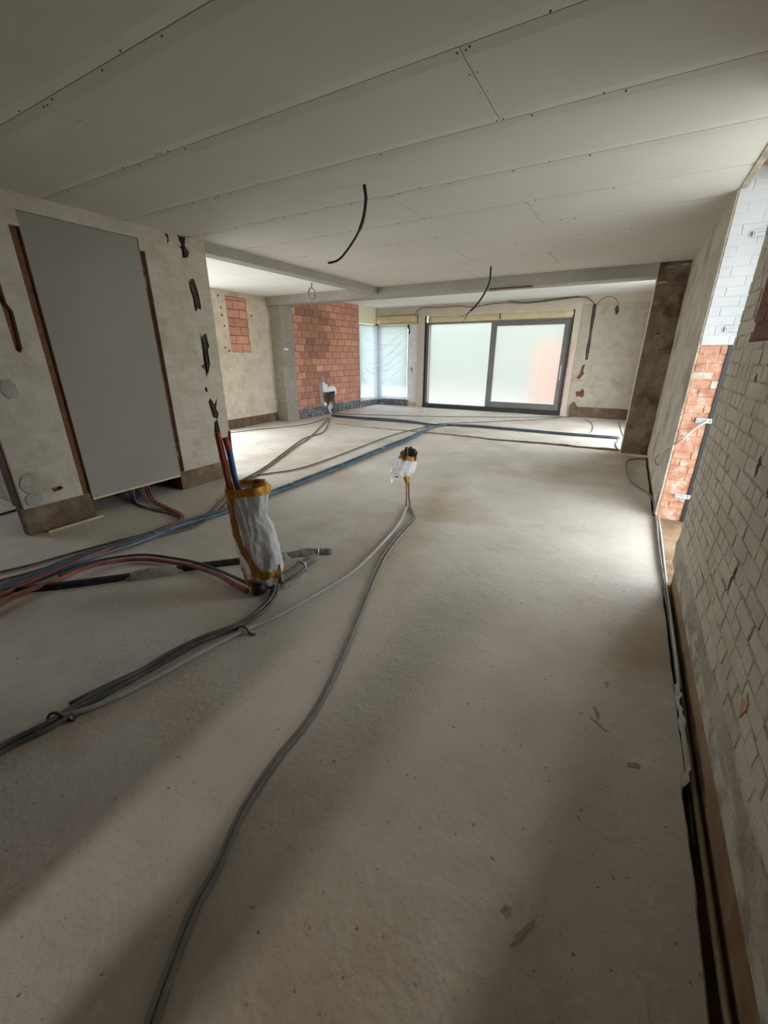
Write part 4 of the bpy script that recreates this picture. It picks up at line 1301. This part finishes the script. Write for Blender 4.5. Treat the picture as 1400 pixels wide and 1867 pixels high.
nP = len(P1)
def dense(a, b, n=26):
    s = P1[int(a * nP):int(b * nP) + 1]
    return spline(s, max(2, n // max(1, len(s))))
lump(dense(0.52, 0.6364), .060, .046, 'cement_cover', 1)
lump(dense(0.7382, 0.8545), .050, .048, 'cement_cover', 2)
lump(dense(0.8545, 0.9491), .045, .042, 'cement_cover', 3)
lump(dense(0.2727, 0.3891), .045, .022, 'cement_cover', 4)
d2 = empty('drain_pipe', (-1.75, 1.75, 0))
tag(d2, 'short black drain pipe with an open end below the wrapped pipes', 'drain pipe')
P2 = spline([(x, y, .030) for x, y in FL['drain2']], 8)
under(MB().tube(P2, .030, 14).build('pipe', M['drain'], None, True), d2)
e0, e1 = P2[0], P2[1]
ax = (e0 - e1).normalized()
e0 = e0 + Vector((.012, -.03, .012))
sock = [e0 - ax * .05, e0 + ax * .015]
under(MB().tube(sock, .046, 16).build('socket_end', M['drain_black'], None, True), d2)
under(MB().tube([e0 + ax * .013, e0 + ax * .0165], .036, 16).build('bore', M['cable_black']), d2)
def pclip(q, t, root):
    nrm = Vector((-t.y, t.x, 0)).normalized()
    pts = [q + nrm * .052 + Vector((0, 0, -q.z + .004))] + [q + nrm * (.040 * math.cos(PI * i / 10)) + Vector((0, 0, .036 * math.sin(PI * i / 10))) for i in range(11)] + [q - nrm * .056 + Vector((0, 0, -q.z + .004))]
    under(MB().tube(pts, .005, 6).build('pipe_clip', M['steel'], None, True), root)
pclip(P2[-10], (P2[-9] - P2[-11]), d2)
pclip(P1[-5] + Vector((0, 0, .012)), (P1[-4] - P1[-6]), dr)
lump([Vector((q.x + .06, q.y - .02, q.z)) for q in P2[6:24]], .035, .022, 'cement_cover', 7)

# ---- pipes wrapped in plastic and tape
FRONT = Vector((math.sin(YAW), -math.cos(YAW), 0))     # towards the room's near end
RIGHT = Vector((RX, RY, 0))
def lerp_tab(tab, z):
    tab = sorted(tab)
    if z <= tab[0][0]: return tab[0][1]
    for (a, b), (c, d) in zip(tab[:-1], tab[1:]):
        if z <= c:
            t = (z - a) / (c - a)
            t = t * t * (3 - 2 * t)
            return b + (d - b) * t
    return tab[-1][1]


class Wrap:
    def __init__(s, base, left, right, depth, seed, amp=.012):
        s.b, s.l, s.r, s.d, s.seed, s.amp = Vector((*base, 0)), left, right, depth, seed, amp
    def at(s, z, th, off=0.0):
        l, r = lerp_tab(s.l, z), lerp_tab(s.r, z)
        c, hw = (l + r) / 2, (r - l) / 2
        hd = max(.012, hw * s.d)
        w = s.amp * fbm(math.cos(th) * 1.4 + s.seed, math.sin(th) * 1.4 + z * 2.2, z * 3, 2.2)
        w += s.amp * .55 * abs(fbm(math.cos(th) * 2 + z * 4, math.sin(th) * 2 - z * 5, s.seed, 3.0, 2))
        ct, st = math.cos(th), math.sin(th)
        return s.b + RIGHT * (c + (hw + w * .5 + off) * ct) + FRONT * ((hd + w + off) * st) + Vector((0, 0, z))
    def front(s, u, z, off):
        l, r = lerp_tab(s.l, z), lerp_tab(s.r, z)
        c, hw = (l + r) / 2, (r - l) / 2
        x = max(-.995, min(.995, (u - c) / hw))
        return s.at(z, math.acos(x), off)
    def build(s, name, mat, z0, z1, root, nz_=44, nt=36):
        mb = MB()
        mb.grid(lambda u, v: s.at(z0 + (z1 - z0) * v, 2 * PI * u), nt, nz_)
        return under(mb.build(name, mat, None, True), root)
    def ribbon(s, path, w, name, mat, root, off=.004):
        P = spline([(u, z, 0) for u, z in path], 6)
        mb = MB()
        vs, fs = [], []
        m = 4
        for i, q in enumerate(P):
            t = (P[min(i + 1, len(P) - 1)] - P[max(i - 1, 0)]).normalized()
            for k in range(m + 1):
                a = -1 + 2 * k / m
                vs.append(s.front(q.x - t.y * w * a, q.y + t.x * w * a, off))
        for i in range(len(P) - 1):
            for k in range(m):
                fs.append((i * (m + 1) + k, i * (m + 1) + k + 1, (i + 1) * (m + 1) + k + 1, (i + 1) * (m + 1) + k))
        return under(mb.add(vs, fs).build(name, mat, None, True), root)


WB = (-1.77, 1.60)
wp = empty('wrapped_pipes', (*WB, 0))
tag(wp, 'upright pipes wrapped in clear plastic and orange tape on the floor', 'wrapped pipes')
W = Wrap(WB, [(.048, -.121), (.199, -.139), (.29, -.155), (.423, -.162), (.55, -.168), (.693, -.167)],
         [(.05, .085), (.10, .10), (.143, .115), (.217, .109), (.308, .106), (.397, .09), (.517, .051), (.633, .067), (.693, .078)], .62, 2.0, .020)
W.build('plastic_wrap', M['bag'], .055, .675, wp, 70, 64)
W.ribbon([(-.118, .69), (-.126, .55), (-.116, .423), (-.088, .326), (-.050, .236), (-.012, .165)], .024, 'tape_strip', M['tape'], wp, .010)
W.ribbon([(-.05, .165), (.0, .145), (.064, .134), (.105, .135)], .030, 'tape_band', M['tape'], wp, .005)
W.ribbon([(-.128, .17), (-.115, .11), (-.085, .075), (-.03, .10)], .026, 'tape_band', M['tape'], wp, .006)
mb = MB()
mb.grid(lambda u, v: W.at(.645 + .050 * v + .006 * math.sin(u * 12), 2 * PI * u, .011 - .006 * v), 60, 4)
under(mb.build('tape_rim', M['yellow_tape'], None, True), wp)
def wpt(u, z, d=0.0):
    return Vector((*WB, z)) + RIGHT * u + FRONT * d
mb = MB()
q0, q1 = wpt(.0, .675), wpt(.075, .695)
mb.tube([wpt(-.005, .685, .0), wpt(.075, .685, .01)], .030, 8)
under(mb.build('tape_lid', M['yellow_tape'], None, True), wp)
under(MB().tube([wpt(.0, .71, -.005), wpt(.06, .712, .0)], .020, 8).build('red_cap', M['red_dusty'], None, True), wp)
under(MB().tube(spline([wpt(-.172, .998), wpt(-.166, .906), wpt(-.158, .807), wpt(-.148, .697), wpt(-.10, .40), wpt(-.07, .05)], 6), .0165, 10).build('red_pipe', M['red_pipe'], None, True), wp)
bl = [wpt(-.128, .915, -.01), wpt(-.120, .83, -.01), wpt(-.112, .721, -.01), wpt(-.06, .40, -.01), wpt(-.02, .05, -.01)]
under(MB().tube(spline(bl, 6), .0155, 10).build('blue_pipe', M['blue_bright'], None, True), wp)
under(MB().tube([wpt(-.137, .968, -.01), wpt(-.126, .898, -.01)], .0168, 10).build('red_sleeve', M['red_pipe'], None, True), wp)
under(MB().tube(spline([wpt(-.118, 1.0, -.03), wpt(-.118, .85, -.025), wpt(-.09, .6, -.02), wpt(.0, .3, -.02), wpt(.02, .05, -.02)], 5), .008, 6).build('brown_cable', M['cable_brown'], None, True), wp)
under(MB().tube(spline([wpt(-.02, .66), wpt(.0, .4), wpt(.03, .22), wpt(.03, .03)], 6), .036, 12).build('grey_duct', M['cable_grey'], None, True), wp)
under(MB().tube(spline([wpt(.05, .30, .02), wpt(.045, .18, .03), wpt(.03, .03, .03)], 5), .022, 10).build('dark_duct', M['cable_dark'], None, True), wp)
for k in range(3):
    under(MB().tube(spline([wpt(.072 + .014 * k, .19, .03), wpt(.075 + .014 * k, .12, .035), wpt(.078 + .013 * k, .06, .03)], 4), .0065, 6).build('conduit_end', M['cable_brown'], None, True), wp)

# ---- cables standing up from the floor with a taped bag round their ends
HB = (-1.666, 3.429)
wh = empty('wrapped_upright', (*HB, 0))
tag(wh, 'bundle of cable ends bagged in plastic standing on two stiff conduits', 'wrapped cables')
def hpt(u, z, d=0.0):
    return Vector((*HB, z)) + RIGHT * u + FRONT * d
for u0, u1 in ((-.022, -.028), (.002, -.010)):
    under(MB().tube(spline([hpt(u0 + (.012 if u1 > -.02 else -.004), .0), hpt(u0, .08), hpt((u0 + u1) / 2, .18), hpt(u1, .30)], 5), .0085, 8).build('conduit', M['cable_brown'] if u1 > -.02 else M['red_dusty'], None, True), wh)
WH = Wrap(HB, [(.29, -.060), (.32, -.15), (.34, -.188), (.38, -.176), (.44, -.138), (.509, -.098), (.53, -.09)],
          [(.29, -.012), (.32, .02), (.36, .05), (.40, .058), (.46, .067), (.53, .066)], .42, 5.0, .014)
WH.build('plastic_wrap', M['bag'], .292, .50, wh, 30, 32)
mb = MB()
mb.grid(lambda u, v: hpt(-.150 - .035 * u + .01 * v, .335 - .095 * v * (.5 + .5 * u), .02 + .02 * math.sin(u * 5 + v * 3)), 8, 8)
under(mb.build('plastic_flap', M['bag'], None, True), wh)
mb = MB()
mb.grid(lambda u, v: WH.at(.470 + .040 * v - .018 * math.cos(2 * PI * u), 2 * PI * u, .004), 36, 3)
under(mb.build('tape_band', M['tape'], None, True), wh)
mb = MB()
kn = Wrap(HB, [(.225, -.032), (.26, -.045), (.29, -.055), (.315, -.05)], [(.225, -.008), (.26, .004), (.29, .008), (.315, .0)], .9, 1.0, .012)
mb.grid(lambda u, v: kn.at(.228 + .085 * v, 2 * PI * u), 16, 8)
under(mb.build('tape_knot', M['tape'], None, True), wh)
rr = random.Random(4)
for k in range(22):
    u = -.085 + .145 * (k % 11) / 10 + rr.uniform(-.004, .004)
    d = (-.018 if k < 11 else .018) + rr.uniform(-.008, .008)
    top = .585 - 2.6 * (u + .005) ** 2 * 3 + rr.uniform(-.014, .012)
    p = spline([hpt(u * .75, .46, d), hpt(u * .95, .52, d * 1.1), hpt(u * 1.02, max(.53, top), d * 1.2)], 4)
    under(MB().tube(p, rr.choice((.0065, .0075, .0085)), 6).build('cable_end', M['cable_black'] if k % 3 else M['wood_dark'], None, True), wh)
under(MB().tube(spline([hpt(-.165, .40, .03), hpt(-.135, .47, .035), hpt(-.095, .53, .03)], 5), .004, 5).build('fold', M['white_plastic'], None, True), wh)
under(MB().box(-.02, .02, -.004, .004, -.004, .004).build('black_tag', M['cable_black']), wh).location = hpt(-.125, .312, .05)

# ---- crumbs and dust lumps on the screed
rr = random.Random(21)
mb = MB()
def crumb(x, y, s):
    t = rr.uniform(0, 6.28)
    vs = []
    for k in range(5):
        a = t + k * 2 * PI / 5
        q = s * rr.uniform(.6, 1.25)
        vs.append((x + q * math.cos(a), y + q * math.sin(a) * rr.uniform(.5, 1), .0005))
    vs.append((x, y, s * rr.uniform(.4, .9)))
    mb.add(vs, [(i, (i + 1) % 5, 5) for i in range(5)])
for k in range(260):
    y = rr.uniform(.2, 8.5) if k > 90 else rr.uniform(2.2, 5.2)
    x = rr.uniform(-3.8, .3) if k > 90 else rr.uniform(-.7, .38)
    crumb(x, y, rr.uniform(.0015, .005) * (1 + .12 * y))
for k in range(120):
    crumb(rr.uniform(-5.8, .1), rr.uniform(7.4, 10.7), rr.uniform(.006, .018))
tag(mb.build('floor_crumbs', M['crumb']), 'scattered crumbs of rubble and dust on the screed', 'rubble', kind='stuff')

for k, (x, y, a_, b_, rot) in enumerate([(.135, 1.565, .010, .035, .3), (.150, 1.50, .045, .006, -.6), (.165, 1.762, .010, .016, 0), (.27, 1.37, .022, .012, .4), (.02, .70, .006, .05, -.5), (-.03, .715, .012, .014, 0)]):
    poly = [(x + math.cos(rot) * u - math.sin(rot) * v, y + math.sin(rot) * u + math.cos(rot) * v) for u, v in ragged(0, 0, a_, b_, 12, k + 30, .4)]
    o = MB().prism(poly, lambda u, v: (u, v, .0018), lambda u, v: (u, v, -.004)).build('scuff_mark', M['scuff'], floor)
    o['label'] = 'brown scuff mark on the screed'
